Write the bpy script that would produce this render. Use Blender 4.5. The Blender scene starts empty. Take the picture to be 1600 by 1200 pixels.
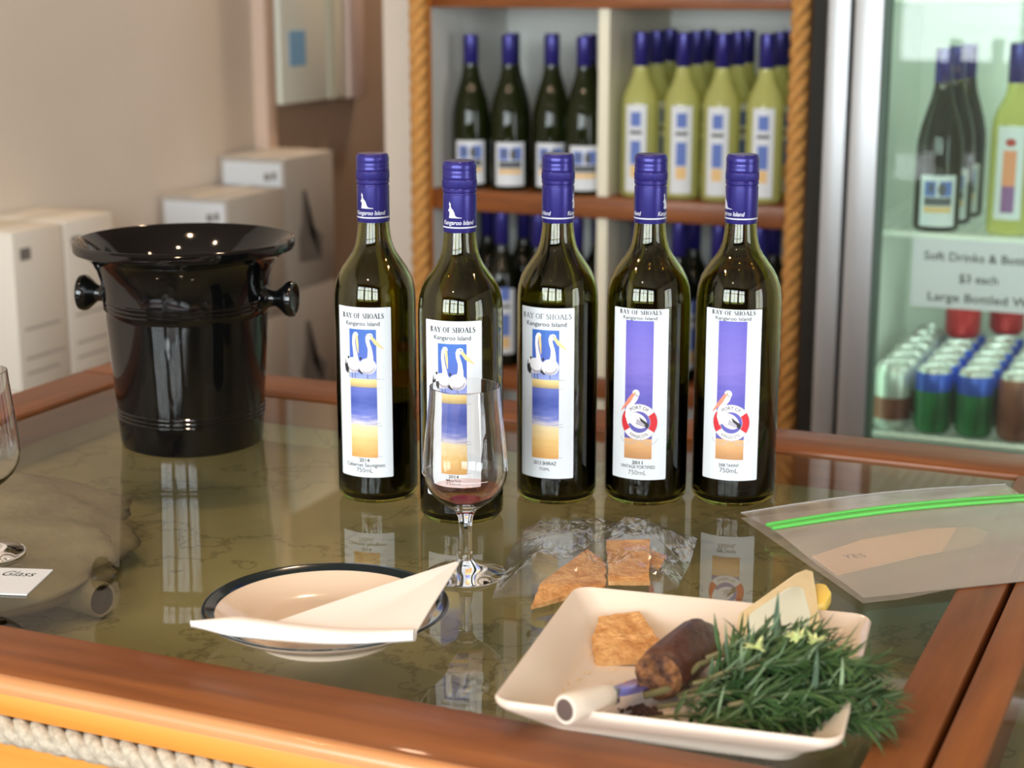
import bpy, bmesh, math, random
from mathutils import Vector, Matrix, noise as mnoise
R = math.radians
sc = bpy.context.scene
C = sc.collection
rnd = random.Random(7)

# ------------------------------------------------------------------ camera, world, light, exposure
T = 0.95                                   # height of the counter's glass above the floor
cam_d = bpy.data.cameras.new('camera'); cam = bpy.data.objects.new('camera', cam_d); C.objects.link(cam)
cam_d.sensor_fit = 'HORIZONTAL'; cam_d.sensor_width = 36.0; cam_d.lens = 60.75
cam.location = (0, 0, T + 0.482)
cam.rotation_euler = (R(90 - 13.4), 0, R(23.7))
cam_d.clip_start = 0.02; cam_d.clip_end = 60
cam_d.dof.use_dof = True; cam_d.dof.focus_distance = 1.45; cam_d.dof.aperture_fstop = 6.6
sc.camera = cam

world = bpy.data.worlds.new('world'); sc.world = world; world.use_nodes = True
bgn = world.node_tree.nodes['Background']; bgn.inputs[0].default_value = (0.80, 0.90, 1.0, 1); bgn.inputs[1].default_value = 1.6

def area(name, loc, rot, sx, sy, power, col):
    l = bpy.data.lights.new(name, 'AREA'); l.shape = 'RECTANGLE'; l.size = sx; l.size_y = sy; l.energy = power; l.color = col
    o = bpy.data.objects.new(name, l); C.objects.link(o); o.location = loc; o.rotation_euler = rot
    return o
WIN = [(-2.2, -1.0), (-0.8, 0.4), (0.6, 1.8)]      # window openings in the rear wall (x0, x1)
WZ0, WZ1, VR = 1.0, 2.4, -2.0
for i, (a, b) in enumerate(WIN):
    area('window_daylight', ((a + b) / 2, VR - 0.18, (WZ0 + WZ1) / 2), (R(90), 0, R(0)), b - a, WZ1 - WZ0, 95, (0.93, 0.97, 1.0))
# a glazed door in the right wall lets in more daylight
area('door_daylight', (2.68, 0.6, 1.15), (R(90), 0, R(90)), 1.3, 2.0, 55, (0.97, 0.98, 1.0))

vs = sc.view_settings
vs.view_transform = 'Standard'; vs.look = 'None'; vs.gamma = 1; vs.use_curve_mapping = False
vs.exposure = 0.12
sc.cycles.transparent_max_bounces = 32
sc.cycles.max_bounces = 14

# ------------------------------------------------------------------ materials
def lin(c):
    return tuple(((v / 255) / 12.92 if v / 255 <= 0.04045 else ((v / 255 + 0.055) / 1.055) ** 2.4) for v in c) + (1,)
MATS = {}
def mat(name, rgb, rough=0.5, metal=0.0, spec=0.5, trans=0.0, ior=1.5, emit=None, estr=0, noise=None, bump=None, coat=0.0, sub=0.0):
    """noise=(rgb2, scale(x,y,z), detail, lo, hi); bump=(scale, strength)"""
    if name in MATS: return MATS[name]
    m = bpy.data.materials.new(name); m.use_nodes = True
    nt = m.node_tree; p = nt.nodes['Principled BSDF']
    p.inputs['Base Color'].default_value = lin(rgb); p.inputs['Roughness'].default_value = rough
    p.inputs['Metallic'].default_value = metal; p.inputs['Specular IOR Level'].default_value = spec
    p.inputs['Transmission Weight'].default_value = trans; p.inputs['IOR'].default_value = ior
    p.inputs['Coat Weight'].default_value = coat; p.inputs['Coat Roughness'].default_value = 0.06
    if sub: p.inputs['Subsurface Weight'].default_value = sub; p.inputs['Subsurface Scale'].default_value = 0.01
    if emit: p.inputs['Emission Color'].default_value = lin(emit); p.inputs['Emission Strength'].default_value = estr
    if noise or bump:
        tc = nt.nodes.new('ShaderNodeTexCoord')
    if noise:
        rgb2, scale, detail, lo, hi = noise
        mp = nt.nodes.new('ShaderNodeMapping'); mp.inputs['Scale'].default_value = scale if isinstance(scale, tuple) else (scale,) * 3
        nt.links.new(tc.outputs['Object'], mp.inputs[0])
        n = nt.nodes.new('ShaderNodeTexNoise'); n.inputs['Scale'].default_value = 1; n.inputs['Detail'].default_value = detail
        nt.links.new(mp.outputs[0], n.inputs['Vector'])
        r = nt.nodes.new('ShaderNodeValToRGB'); r.color_ramp.elements[0].position = lo; r.color_ramp.elements[1].position = hi
        r.color_ramp.elements[0].color = lin(rgb); r.color_ramp.elements[1].color = lin(rgb2)
        nt.links.new(n.outputs[0], r.inputs[0]); nt.links.new(r.outputs[0], p.inputs['Base Color'])
    if bump:
        n2 = nt.nodes.new('ShaderNodeTexNoise'); n2.inputs['Scale'].default_value = bump[0]; n2.inputs['Detail'].default_value = 3
        nt.links.new(tc.outputs['Object'], n2.inputs['Vector'])
        b = nt.nodes.new('ShaderNodeBump'); b.inputs['Strength'].default_value = bump[1]; b.inputs['Distance'].default_value = 0.002
        nt.links.new(n2.outputs[0], b.inputs['Height']); nt.links.new(b.outputs[0], p.inputs['Normal'])
    MATS[name] = m
    return m
def thin(name, tint, refl=1.0, rough=0.02, haze=0.0, hazecol=(255, 255, 255), ior=1.5):
    """a thin clear sheet: straight-through tinted transmission plus Fresnel reflection, with an optional milky share"""
    if name in MATS: return MATS[name]
    m = bpy.data.materials.new(name); m.use_nodes = True; nt = m.node_tree; N = nt.nodes
    N.remove(N['Principled BSDF']); out = N['Material Output']
    tr = N.new('ShaderNodeBsdfTransparent'); tr.inputs[0].default_value = lin(tint)
    base = tr
    if haze:
        d = N.new('ShaderNodeBsdfDiffuse'); d.inputs[0].default_value = lin(hazecol)
        mx = N.new('ShaderNodeMixShader'); mx.inputs[0].default_value = haze
        nt.links.new(tr.outputs[0], mx.inputs[1]); nt.links.new(d.outputs[0], mx.inputs[2]); base = mx
    g = N.new('ShaderNodeBsdfGlossy'); g.inputs['Roughness'].default_value = rough
    # thin-sheet Fresnel computed the same from either side of the sheet
    lw = N.new('ShaderNodeNewGeometry')
    dt = N.new('ShaderNodeVectorMath'); dt.operation = 'DOT_PRODUCT'
    nt.links.new(lw.outputs['Normal'], dt.inputs[0]); nt.links.new(lw.outputs['Incoming'], dt.inputs[1])
    ab = N.new('ShaderNodeMath'); ab.operation = 'ABSOLUTE'; nt.links.new(dt.outputs['Value'], ab.inputs[0])
    om = N.new('ShaderNodeMath'); om.operation = 'SUBTRACT'; om.inputs[0].default_value = 1; nt.links.new(ab.outputs[0], om.inputs[1])
    pw = N.new('ShaderNodeMath'); pw.operation = 'POWER'; nt.links.new(om.outputs[0], pw.inputs[0]); pw.inputs[1].default_value = 5
    ml = N.new('ShaderNodeMath'); ml.operation = 'MULTIPLY_ADD'; nt.links.new(pw.outputs[0], ml.inputs[0])
    f0 = ((ior - 1) / (ior + 1)) ** 2 * 1.9
    ml.inputs[1].default_value = (1 - f0) * refl; ml.inputs[2].default_value = f0 * refl; ml.use_clamp = True
    mx2 = N.new('ShaderNodeMixShader')
    nt.links.new(ml.outputs[0], mx2.inputs[0]); nt.links.new(base.outputs[0], mx2.inputs[1]); nt.links.new(g.outputs[0], mx2.inputs[2])
    nt.links.new(mx2.outputs[0], out.inputs[0])
    MATS[name] = m
    return m
def liquid(name, tint, body, share, rough=0.04):
    """coloured see-through filled bottle: part tinted transparency, part scattering body, clear gloss on top"""
    if name in MATS: return MATS[name]
    m = mat(name, body, rough=rough); nt = m.node_tree; N = nt.nodes
    tr = N.new('ShaderNodeBsdfTransparent'); tr.inputs[0].default_value = lin(tint)
    mx = N.new('ShaderNodeMixShader'); mx.inputs[0].default_value = share
    nt.links.new(N['Principled BSDF'].outputs[0], mx.inputs[1]); nt.links.new(tr.outputs[0], mx.inputs[2])
    nt.links.new(mx.outputs[0], N['Material Output'].inputs[0])
    return m
def gradient(name, stops, z0, z1, streak=None):
    """colour by the object's own height, with printed streaks: a printed picture"""
    if name in MATS: return MATS[name]
    m = mat(name, (255, 255, 255), rough=0.45); nt = m.node_tree; N = nt.nodes
    tc = N.new('ShaderNodeTexCoord'); sp = N.new('ShaderNodeSeparateXYZ'); nt.links.new(tc.outputs['Object'], sp.inputs[0])
    mr = N.new('ShaderNodeMapRange'); mr.inputs[1].default_value = z0; mr.inputs[2].default_value = z1
    mp = N.new('ShaderNodeMapping'); mp.inputs['Scale'].default_value = (60, 60, 260); nt.links.new(tc.outputs['Object'], mp.inputs[0])
    n = N.new('ShaderNodeTexNoise'); n.inputs['Scale'].default_value = 1.0; n.inputs['Detail'].default_value = 4; nt.links.new(mp.outputs[0], n.inputs['Vector'])
    a = N.new('ShaderNodeMath'); a.operation = 'MULTIPLY_ADD'; a.inputs[1].default_value = streak or 0.12; a.inputs[2].default_value = -(streak or 0.12) / 2
    nt.links.new(n.outputs[0], a.inputs[0])
    ad = N.new('ShaderNodeMath'); ad.operation = 'ADD'
    nt.links.new(sp.outputs[2], mr.inputs[0]); nt.links.new(mr.outputs[0], ad.inputs[0]); nt.links.new(a.outputs[0], ad.inputs[1])
    r = N.new('ShaderNodeValToRGB'); cr = r.color_ramp
    cr.elements[0].position = stops[0][0]; cr.elements[0].color = lin(stops[0][1])
    cr.elements[1].position = stops[-1][0]; cr.elements[1].color = lin(stops[-1][1])
    for pos, c in stops[1:-1]:
        e = cr.elements.new(pos); e.color = lin(c)
    nt.links.new(ad.outputs[0], r.inputs[0]); nt.links.new(r.outputs[0], N['Principled BSDF'].inputs['Base Color'])
    return m

# ------------------------------------------------------------------ mesh builders
class B:
    def __init__(s): s.v = []; s.f = []; s.m = []
    def add(s, verts, faces, mi=0, M=None):
        o = len(s.v)
        s.v += [tuple(M @ Vector(p)) if M else tuple(p) for p in verts]
        s.f += [tuple(i + o for i in f) for f in faces]; s.m += [mi] * len(faces)
        return s
    def box(s, x0, x1, y0, y1, z0, z1, mi=0, M=None):
        v = [(x, y, z) for z in (z0, z1) for y in (y0, y1) for x in (x0, x1)]
        return s.add(v, [(0, 2, 3, 1), (4, 5, 7, 6), (0, 1, 5, 4), (2, 6, 7, 3), (0, 4, 6, 2), (1, 3, 7, 5)], mi, M)
    def lathe(s, prof, seg=48, mi=0, M=None, mod=None, closed=False):
        v = []; f = []; rings = []
        for k, (r, z) in enumerate(prof):
            if r < 1e-7: rings.append([len(v)]); v.append((0, 0, z))
            else:
                rings.append(list(range(len(v), len(v) + seg)))
                for i in range(seg):
                    a = 2 * math.pi * i / seg; rr = r * (mod(k, i) if mod else 1)
                    v.append((rr * math.cos(a), rr * math.sin(a), z))
        pairs = list(zip(rings, rings[1:]))
        if closed: pairs.append((rings[-1], rings[0]))
        for a, b in pairs:
            for i in range(seg):
                j = (i + 1) % seg
                if len(a) == 1 and len(b) == 1: continue
                if len(a) == 1: f.append((a[0], b[j], b[i]))
                elif len(b) == 1: f.append((a[i], a[j], b[0]))
                else: f.append((a[i], a[j], b[j], b[i]))
        return s.add(v, f, mi, M)
    def tube(s, pts, rad, seg=8, mi=0, M=None, caps=True):
        pts = [Vector(p) for p in pts]; n = len(pts); rads = rad if isinstance(rad, (list, tuple)) else [rad] * n
        v = []; f = []; ref = Vector((0, 0, 1))
        t0 = (pts[1] - pts[0]).normalized()
        if abs(t0.dot(ref)) > 0.95: ref = Vector((1, 0, 0))
        nx = t0.cross(ref).normalized()
        for i in range(n):
            t = (pts[min(i + 1, n - 1)] - pts[max(i - 1, 0)]).normalized()
            nx = (nx - t * nx.dot(t)).normalized(); ny = t.cross(nx)
            for k in range(seg):
                a = 2 * math.pi * k / seg; v.append(pts[i] + (nx * math.cos(a) + ny * math.sin(a)) * rads[i])
        for i in range(n - 1):
            for k in range(seg):
                k2 = (k + 1) % seg
                f.append((i * seg + k, i * seg + k2, (i + 1) * seg + k2, (i + 1) * seg + k))
        if caps:
            f.append(tuple(reversed(range(seg)))); f.append(tuple((n - 1) * seg + k for k in range(seg)))
        return s.add(v, f, mi, M)
    def mesh(s, name):
        me = bpy.data.meshes.new(name); me.from_pydata(s.v, [], s.f); me.polygons.foreach_set('material_index', s.m); me.update()
        return me
    def build(s, name, mats, parent=None, loc=None, rot=None, smooth=False, bevel=0, angle=35):
        me = s.mesh(name)
        bm = bmesh.new(); bm.from_mesh(me)
        bmesh.ops.recalc_face_normals(bm, faces=bm.faces[:]) if bevel or smooth else None
        if bevel:
            bmesh.ops.bevel(bm, geom=[e for e in bm.edges if len(e.link_faces) == 2 and e.calc_face_angle(0) > 0.5], offset=bevel, segments=2, profile=0.5, affect='EDGES')
        bm.to_mesh(me); bm.free()
        if smooth or bevel:
            me.polygons.foreach_set('use_smooth', [True] * len(me.polygons))
            me.set_sharp_from_angle(angle=R(angle))
        return link(name, me, mats, parent, loc, rot)
def link(name, me, mats, parent=None, loc=None, rot=None):
    o = bpy.data.objects.new(name, me); C.objects.link(o)
    if mats is not None:
        for m in (mats if isinstance(mats, (list, tuple)) else [mats]):
            if len(me.materials) < len(mats if isinstance(mats, (list, tuple)) else [mats]): me.materials.append(m)
    if parent: o.parent = parent
    if loc: o.location = loc
    if rot: o.rotation_euler = rot
    return o
def tag(o, label, cat, group=None, kind=None):
    if label: o['label'] = label
    if cat: o['category'] = cat
    if group: o['group'] = group
    if kind: o['kind'] = kind
    return o
def thing(name, label, cat, loc=(0, 0, 0), rz=0, group=None):
    o = bpy.data.objects.new(name, None); C.objects.link(o); o.location = loc; o.rotation_euler = (0, 0, rz)
    o.empty_display_size = 0.05
    return tag(o, label, cat, group)
def struct(o): o['kind'] = 'structure'; return o
def copy_tree(o, loc=None, rz=None, label=None, parent=None):
    c = o.copy(); C.objects.link(c); c.parent = parent
    if loc is not None: c.location = loc
    if rz is not None: c.rotation_euler = (0, 0, rz)
    if label: c['label'] = label
    for ch in o.children: copy_tree(ch, parent=c)
    return c

# ---- flat print: 2-D shapes in metres, wrapped on a cylinder or left flat
_txt = {}
def text_mesh(s, bold=0.0, shear=0.0):
    key = (s, bold, shear)
    if key not in _txt:
        cu = bpy.data.curves.new('t', 'FONT'); cu.body = s; cu.size = 1; cu.offset = bold; cu.shear = shear; cu.resolution_u = 3
        cu.dimensions = '2D'; cu.fill_mode = 'BOTH'
        o = bpy.data.objects.new('t', cu); C.objects.link(o)
        me = bpy.data.meshes.new_from_object(o.evaluated_get(bpy.context.evaluated_depsgraph_get()))
        vv = [(v.co.x, v.co.y) for v in me.vertices]; ff = [tuple(p.vertices) for p in me.polygons]
        bpy.data.objects.remove(o); bpy.data.curves.remove(cu); bpy.data.meshes.remove(me)
        x0 = min(v[0] for v in vv); x1 = max(v[0] for v in vv)
        _txt[key] = ([(x - (x0 + x1) / 2, y) for x, y in vv], ff, x1 - x0)
    return _txt[key]
def ell(cx, cy, rx, ry, n=20, a0=0, a1=360, rot=0):
    c, s = math.cos(R(rot)), math.sin(R(rot)); out = []
    for i in range(n + (0 if a1 - a0 >= 360 else 1)):
        a = R(a0 + (a1 - a0) * i / n); x, y = rx * math.cos(a), ry * math.sin(a)
        out.append((cx + x * c - y * s, cy + x * s + y * c))
    return out
def ring(cx, cy, ro, ri, a0, a1, n=14, sx=1.0):
    return [[(cx + sx * ro * math.cos(R(a)), cy + ro * math.sin(R(a))), (cx + sx * ro * math.cos(R(b)), cy + ro * math.sin(R(b))),
             (cx + sx * ri * math.cos(R(b)), cy + ri * math.sin(R(b))), (cx + sx * ri * math.cos(R(a)), cy + ri * math.sin(R(a)))]
            for a, b in [(a0 + (a1 - a0) * i / n, a0 + (a1 - a0) * (i + 1) / n) for i in range(n)]]
def stroke(pts, w):
    """a ribbon along pts with a width per point, as quads"""
    out = []; n = len(pts); w = w if isinstance(w, (list, tuple)) else [w] * n; L = []
    for i in range(n):
        a = pts[max(i - 1, 0)]; b = pts[min(i + 1, n - 1)]; d = Vector((b[0] - a[0], b[1] - a[1])).normalized(); p = Vector((-d.y, d.x)) * w[i] / 2
        L.append(((pts[i][0] + p.x, pts[i][1] + p.y), (pts[i][0] - p.x, pts[i][1] - p.y)))
    for a, b in zip(L, L[1:]): out.append([a[0], a[1], b[1], b[0]])
    return out
def rect(x0, x1, y0, y1): return [(x0, y0), (x1, y0), (x1, y1), (x0, y1)]
class Print:
    """collects flat shapes with a material index and a layer, then maps them"""
    def __init__(s): s.items = []
    def poly(s, pts, mi, layer=1): s.items.append(([(p[0], p[1]) for p in pts], [tuple(range(len(pts)))], mi, layer)); return s
    def polys(s, L, mi, layer=1):
        for p in L: s.poly(p, mi, layer)
        return s
    def text(s, t, cx, y, size, mi, layer=2, bold=0.0, shear=0.0, width=None, arc=None):
        vv, ff, w = text_mesh(t, bold, shear); k = size; kx = (width / w) if width else k
        pts = [(cx + x * kx, y + yy * k) for x, yy in vv]
        if arc:                                   # (centre x, centre y, radius, mid angle, sign): letters set round a ring
            ax, ay, ar, am, sg = arc; q = []
            for x, yy in vv:
                rr = ar + sg * yy * k; a = R(am) - sg * x * kx / ar; q.append((ax + rr * math.cos(a), ay + rr * math.sin(a)))
            pts = q
        s.items.append((pts, ff, mi, layer)); return s
    def serif(s, t, cx, y, h, mi, layer=2, width=None, wt=1.0):
        x = 0; allp = []
        for ch in t:
            P, adv = glyph(ch, wt)
            allp += [[(x + a, b) for a, b in q] for q in P]; x += adv
        k = h; kx = (width / x) if width else h
        for q in allp: s.poly([(cx + (a - x / 2) * kx, y + b * k) for a, b in q], mi, layer)
        return s
    def build(s, name, mats, parent, Rad=None, off=0.00012, step=0.003, lift=0.00006, ang=0.0, plane=None, loc=None, rot=None):
        b = B()
        for pts, ff, mi, layer in s.items:
            bm = bmesh.new(); vv = [bm.verts.new((p[0], 0, p[1])) for p in pts]
            for f in ff:
                try: bm.faces.new([vv[i] for i in f])
                except ValueError: pass
            if Rad:
                x0 = min(p[0] for p in pts); x1 = max(p[0] for p in pts); k = math.floor(x0 / step) + 1
                while k * step < x1:
                    bmesh.ops.bisect_plane(bm, geom=bm.verts[:] + bm.edges[:] + bm.faces[:], plane_co=(k * step, 0, 0), plane_no=(1, 0, 0)); k += 1
            bmesh.ops.triangulate(bm, faces=bm.faces[:])
            bm.verts.ensure_lookup_table(); bm.verts.index_update()
            out = []
            for v in bm.verts:
                h = off + lift * layer
                if Rad:
                    a = v.co.x / Rad + ang; out.append(((Rad + h) * math.sin(a), -(Rad + h) * math.cos(a), v.co.z))
                else: out.append((v.co.x, -h, v.co.z))
            b.add(out, [tuple(v.index for v in f.verts) for f in bm.faces], mi); bm.free()
        return b.build(name, mats, parent, loc=loc, rot=rot)
def glyph(ch, wt=1.0):
    S = 0.22 * wt; t = 0.10; se = 0.09
    def stem(x, w=S): return [rect(x, x + w, 0, 1), rect(x - 0.07, x + w + 0.07, 0, se), rect(x - 0.07, x + w + 0.07, 1 - se, 1)]
    def bowl(x, cy, rx, ry): return [[p for p in q] for q in [[(x + rx * math.cos(R(a)), cy + ry * math.sin(R(a))), (x + rx * math.cos(R(a2)), cy + ry * math.sin(R(a2))),
             (x + (rx - S) * math.cos(R(a2)), cy + (ry - t) * math.sin(R(a2))), (x + (rx - S) * math.cos(R(a)), cy + (ry - t) * math.sin(R(a)))] for a, a2 in [(-90 + 22.5 * i, -67.5 + 22.5 * i) for i in range(8)]]]
    if ch == ' ': return [], 0.38
    if ch == 'B': return stem(0.1) + bowl(0.27, 0.75, 0.36, 0.25) + bowl(0.27, 0.26, 0.42, 0.26) + [rect(0.2, 0.3, 0.47, 0.53)], 0.82
    if ch == 'A': return stroke([(0.1, 0.02), (0.43, 1)], t) + stroke([(0.43, 1), (0.76, 0.02)], S) + [rect(0.22, 0.64, 0.32, 0.38), rect(0, 0.22, 0, se), rect(0.6, 0.92, 0, se)], 0.92
    if ch == 'Y': return stroke([(0.1, 1), (0.42, 0.48)], S) + stroke([(0.74, 1), (0.42, 0.48)], t) + [rect(0.34, 0.34 + S, 0, 0.5), rect(0.24, 0.62, 0, se), rect(0, 0.26, 1 - se, 1), rect(0.6, 0.84, 1 - se, 1)], 0.86
    if ch == 'O':
        return [[(0.45 + 0.42 * math.cos(R(a)), 0.5 + 0.52 * math.sin(R(a))), (0.45 + 0.42 * math.cos(R(a + 15)), 0.5 + 0.52 * math.sin(R(a + 15))),
                 (0.45 + (0.42 - S) * math.cos(R(a + 15)), 0.5 + 0.46 * math.sin(R(a + 15))), (0.45 + (0.42 - S) * math.cos(R(a)), 0.5 + 0.46 * math.sin(R(a)))] for a in range(0, 360, 15)], 0.93
    if ch == 'F': return stem(0.1) + [rect(0.2, 0.62, 1 - t, 1), rect(0.57, 0.63, 0.78, 1), rect(0.2, 0.5, 0.49, 0.55), rect(0.46, 0.51, 0.42, 0.62)], 0.7
    if ch == 'S':
        P = [(0.53, 0.78), (0.47, 0.92), (0.3, 0.97), (0.15, 0.88), (0.15, 0.7), (0.3, 0.56), (0.46, 0.42), (0.52, 0.25), (0.43, 0.08), (0.27, 0.03), (0.12, 0.1), (0.07, 0.25)]
        return stroke(P, [0.08, 0.09, 0.1, 0.14, 0.18, S, S, 0.18, 0.13, 0.1, 0.09, 0.08]), 0.63
    if ch == 'H': return stem(0.1) + stem(0.58) + [rect(0.2, 0.62, 0.48, 0.54)], 0.88
    if ch == 'L': return stem(0.1) + [rect(0.2, 0.62, 0, t), rect(0.57, 0.63, 0, 0.25)], 0.7
    return [], 0.4

# shared materials
M_wood = mat('varnished_wood', (110, 60, 26), 0.42, spec=.35, noise=((146, 86, 42), (5, 60, 60), 6, 0.3, 0.72), coat=0.08)
M_wood_y = mat('varnished_wood_crosswise', (108, 60, 28), 0.42, spec=.35, noise=((142, 84, 42), (60, 5, 60), 6, 0.3, 0.72), coat=0.08)
M_pine = mat('golden_pine', (214, 132, 48), 0.4, noise=((228, 152, 66), (3, 50, 70), 5, 0.3, 0.7), coat=0.3)
M_white = mat('white_laminate', (226, 228, 222), 0.45)
M_paper = mat('white_paper', (216, 222, 228), 0.55)
M_black = mat('black_glossy_plastic', (9, 9, 10), 0.07, spec=0.6)
M_cap = mat('navy_metal_cap', (44, 40, 118), 0.28, metal=0.35)
M_silver = mat('silver_print', (205, 208, 220), 0.35)
M_ink = mat('dark_ink', (30, 32, 36), 0.6)
M_inkgrey = mat('grey_ink', (84, 88, 92), 0.6)
M_steel = mat('brushed_aluminium', (176, 178, 180), 0.38, metal=0.55)

# ------------------------------------------------------------------ the room
HW = T + 1.75
paint = mat('beige_wall_paint', (214, 203, 190), 0.75, noise=((220, 209, 196), 3, 3, 0.3, 0.7))
paint2 = mat('shaded_passage_wall', (150, 130, 112), 0.75, noise=((158, 138, 120), 3, 3, 0.3, 0.7))  # passage shade put into the wall colour as a darker brown
struct(B().box(-2.9, 2.7, -2.7, 6.6, -0.1, 0).build('floor', mat('brown_floor', (122, 96, 76), 0.45, noise=((140, 112, 90), (3, 25, 3), 4, 0.3, 0.7))))
struct(B().box(-2.9, 2.7, -2.7, 6.6, HW, HW + 0.1).build('ceiling', mat('darkened_ceiling', (150, 134, 116), 0.8)))  # unseen ceiling, colour darkened to cut reflections and bounce light
struct(B().box(-2.6, -2.395, -2.1, 3.82, 0, HW).build('wall_left', paint))
struct(B().box(-2.6, -2.365, 3.87, 6.6, 0, HW).build('wall_passage', paint2))
struct(B().box(-2.6, -2.358, 3.8205, 3.8695, 0, HW).build('trim_1', mat('pale_pink_trim', (214, 190, 172), 0.6), bevel=0.004))
struct(B().box(-1.915, 2.7, 3.62, 3.76, 0, HW).build('wall_back', paint))
struct(B().box(-2.3645, -1.8, 6.4, 6.6, 0, HW).build('wall_passage_end', paint2))
struct(B().box(-1.915, -1.8, 3.7605, 6.3995, 0, HW).build('wall_passage_side', paint2))
# right wall with a glazed door
b = B(); b.box(2.55, 2.7, -2.7, -0.1, 0, HW); b.box(2.55, 2.7, 1.3, 3.7, 0, HW); b.box(2.55, 2.7, -0.1, 1.3, 2.15, HW)
struct(b.build('wall_right', paint))
d = struct(thing('door_1', 'glazed timber door in the right wall', None, (2.62, 0.6, 0)))
b = B(); b.box(-.03, .03, -.7, -.6, 0, 2.15); b.box(-.03, .03, .6, .7, 0, 2.15); b.box(-.03, .03, -.6, .6, 2.03, 2.15); b.box(-.03, .03, -.6, .6, 0, .2); b.box(-.025, .025, -.03, .03, .2, 2.03)
b.build('door_frame', M_wood, d)
B().box(-.003, .003, -.6, .6, .2, 2.03).build('pane', thin('window_glass', (250, 252, 252)), d)
# rear wall with three windows
b = B(); xs = [-2.6] + [q for w in WIN for q in w] + [2.7]
for i in range(0, len(xs), 2): b.box(xs[i], xs[i + 1], VR - .1, VR, 0, HW)
for a, c in WIN: b.box(a, c, VR - .1, VR, 0, WZ0); b.box(a, c, VR - .1, VR, WZ1, HW)
struct(b.build('wall_rear', mat('darkened_rear_wall', (98, 80, 64), 0.7)))  # unseen wall, colour darkened so the bottles reflect less light
for i, (a, c) in enumerate(WIN):
    w = struct(thing('window_%d' % (i + 1), 'timber framed window', None, ((a + c) / 2, VR - .05, WZ0))); hw = (c - a) / 2; hh = WZ1 - WZ0
    b = B(); b.box(-hw, hw, -.03, .03, 0, .05); b.box(-hw, hw, -.03, .03, hh - .05, hh); b.box(-hw, -hw + .05, -.03, .03, 0, hh); b.box(hw - .05, hw, -.03, .03, 0, hh)
    b.box(-.03, .03, -.03, .03, 0, hh); b.box(-hw, hw, -.025, .025, hh * .62, hh * .62 + .05)
    b.build('window_frame', mat('dark_window_frame', (70, 60, 50), 0.5), w)
    B().box(-hw, hw, -.002, .002, 0, hh).build('pane', MATS['window_glass'], w)
# warm ceiling downlights; the passage one is unseen, added to brighten it
for x, y, w, lb in ((-1.45, 0.55, 13, 'above the bucket end of the counter'), (-0.85, 1.0, 13, 'above the left half of the bottle row'), (-0.25, 0.75, 13, 'above the square plate'), (-1.2, 2.35, 12, 'between the counter and the shelf'), (0.7, 1.6, 12, 'right of the counter'), (-2.1, 4.9, 130, 'added unseen in the passage to brighten it'), (-0.6, -0.7, 12, 'behind the visitors')):
    l = thing('ceiling_downlight', 'small warm round ceiling downlight ' + lb, 'light', (x, y, HW), group='ceiling downlights')
    B().lathe([(.045, -.001), (.06, -.001), (.06, -.012), (.045, -.012)], 24, closed=True).build('trim_ring', M_steel, l, smooth=True)
    B().lathe([(0, -.004), (.045, -.004)], 24).build('bulb', mat('warm_bulb', (255, 190, 110), emit=(255, 176, 90), estr=60), l)
    a = area('downlight_lamp', (x, y, HW - .013), (0, 0, 0), .08, .08, w * .24, (1.0, .80, .60)); a.data.shape = 'DISK'

# notice board on the passage wall
nb = tag(thing('notice_board', None, None, (-2.3645, 3.872, T)), 'white framed notice board with a blue sticker on the passage wall', 'board')
B().box(0, .018, 0.002, .345, .150, .95).build('panel', mat('board_white', (232, 238, 226), 0.5), nb, bevel=.003)
B().box(.0, .030, .3455, .43, .146, .95).build('frame', mat('pinkish_frame', (206, 186, 176), 0.6), nb, bevel=.004)
B().box(.018, .020, .045, .125, .245, .335).build('sticker', mat('sky_blue_sticker', (120, 172, 214), 0.5), nb)
B().box(.018, .022, .245, .285, .150, .95).build('rail', mat('pale_grey_strip', (190, 198, 184), 0.5), nb)

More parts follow.
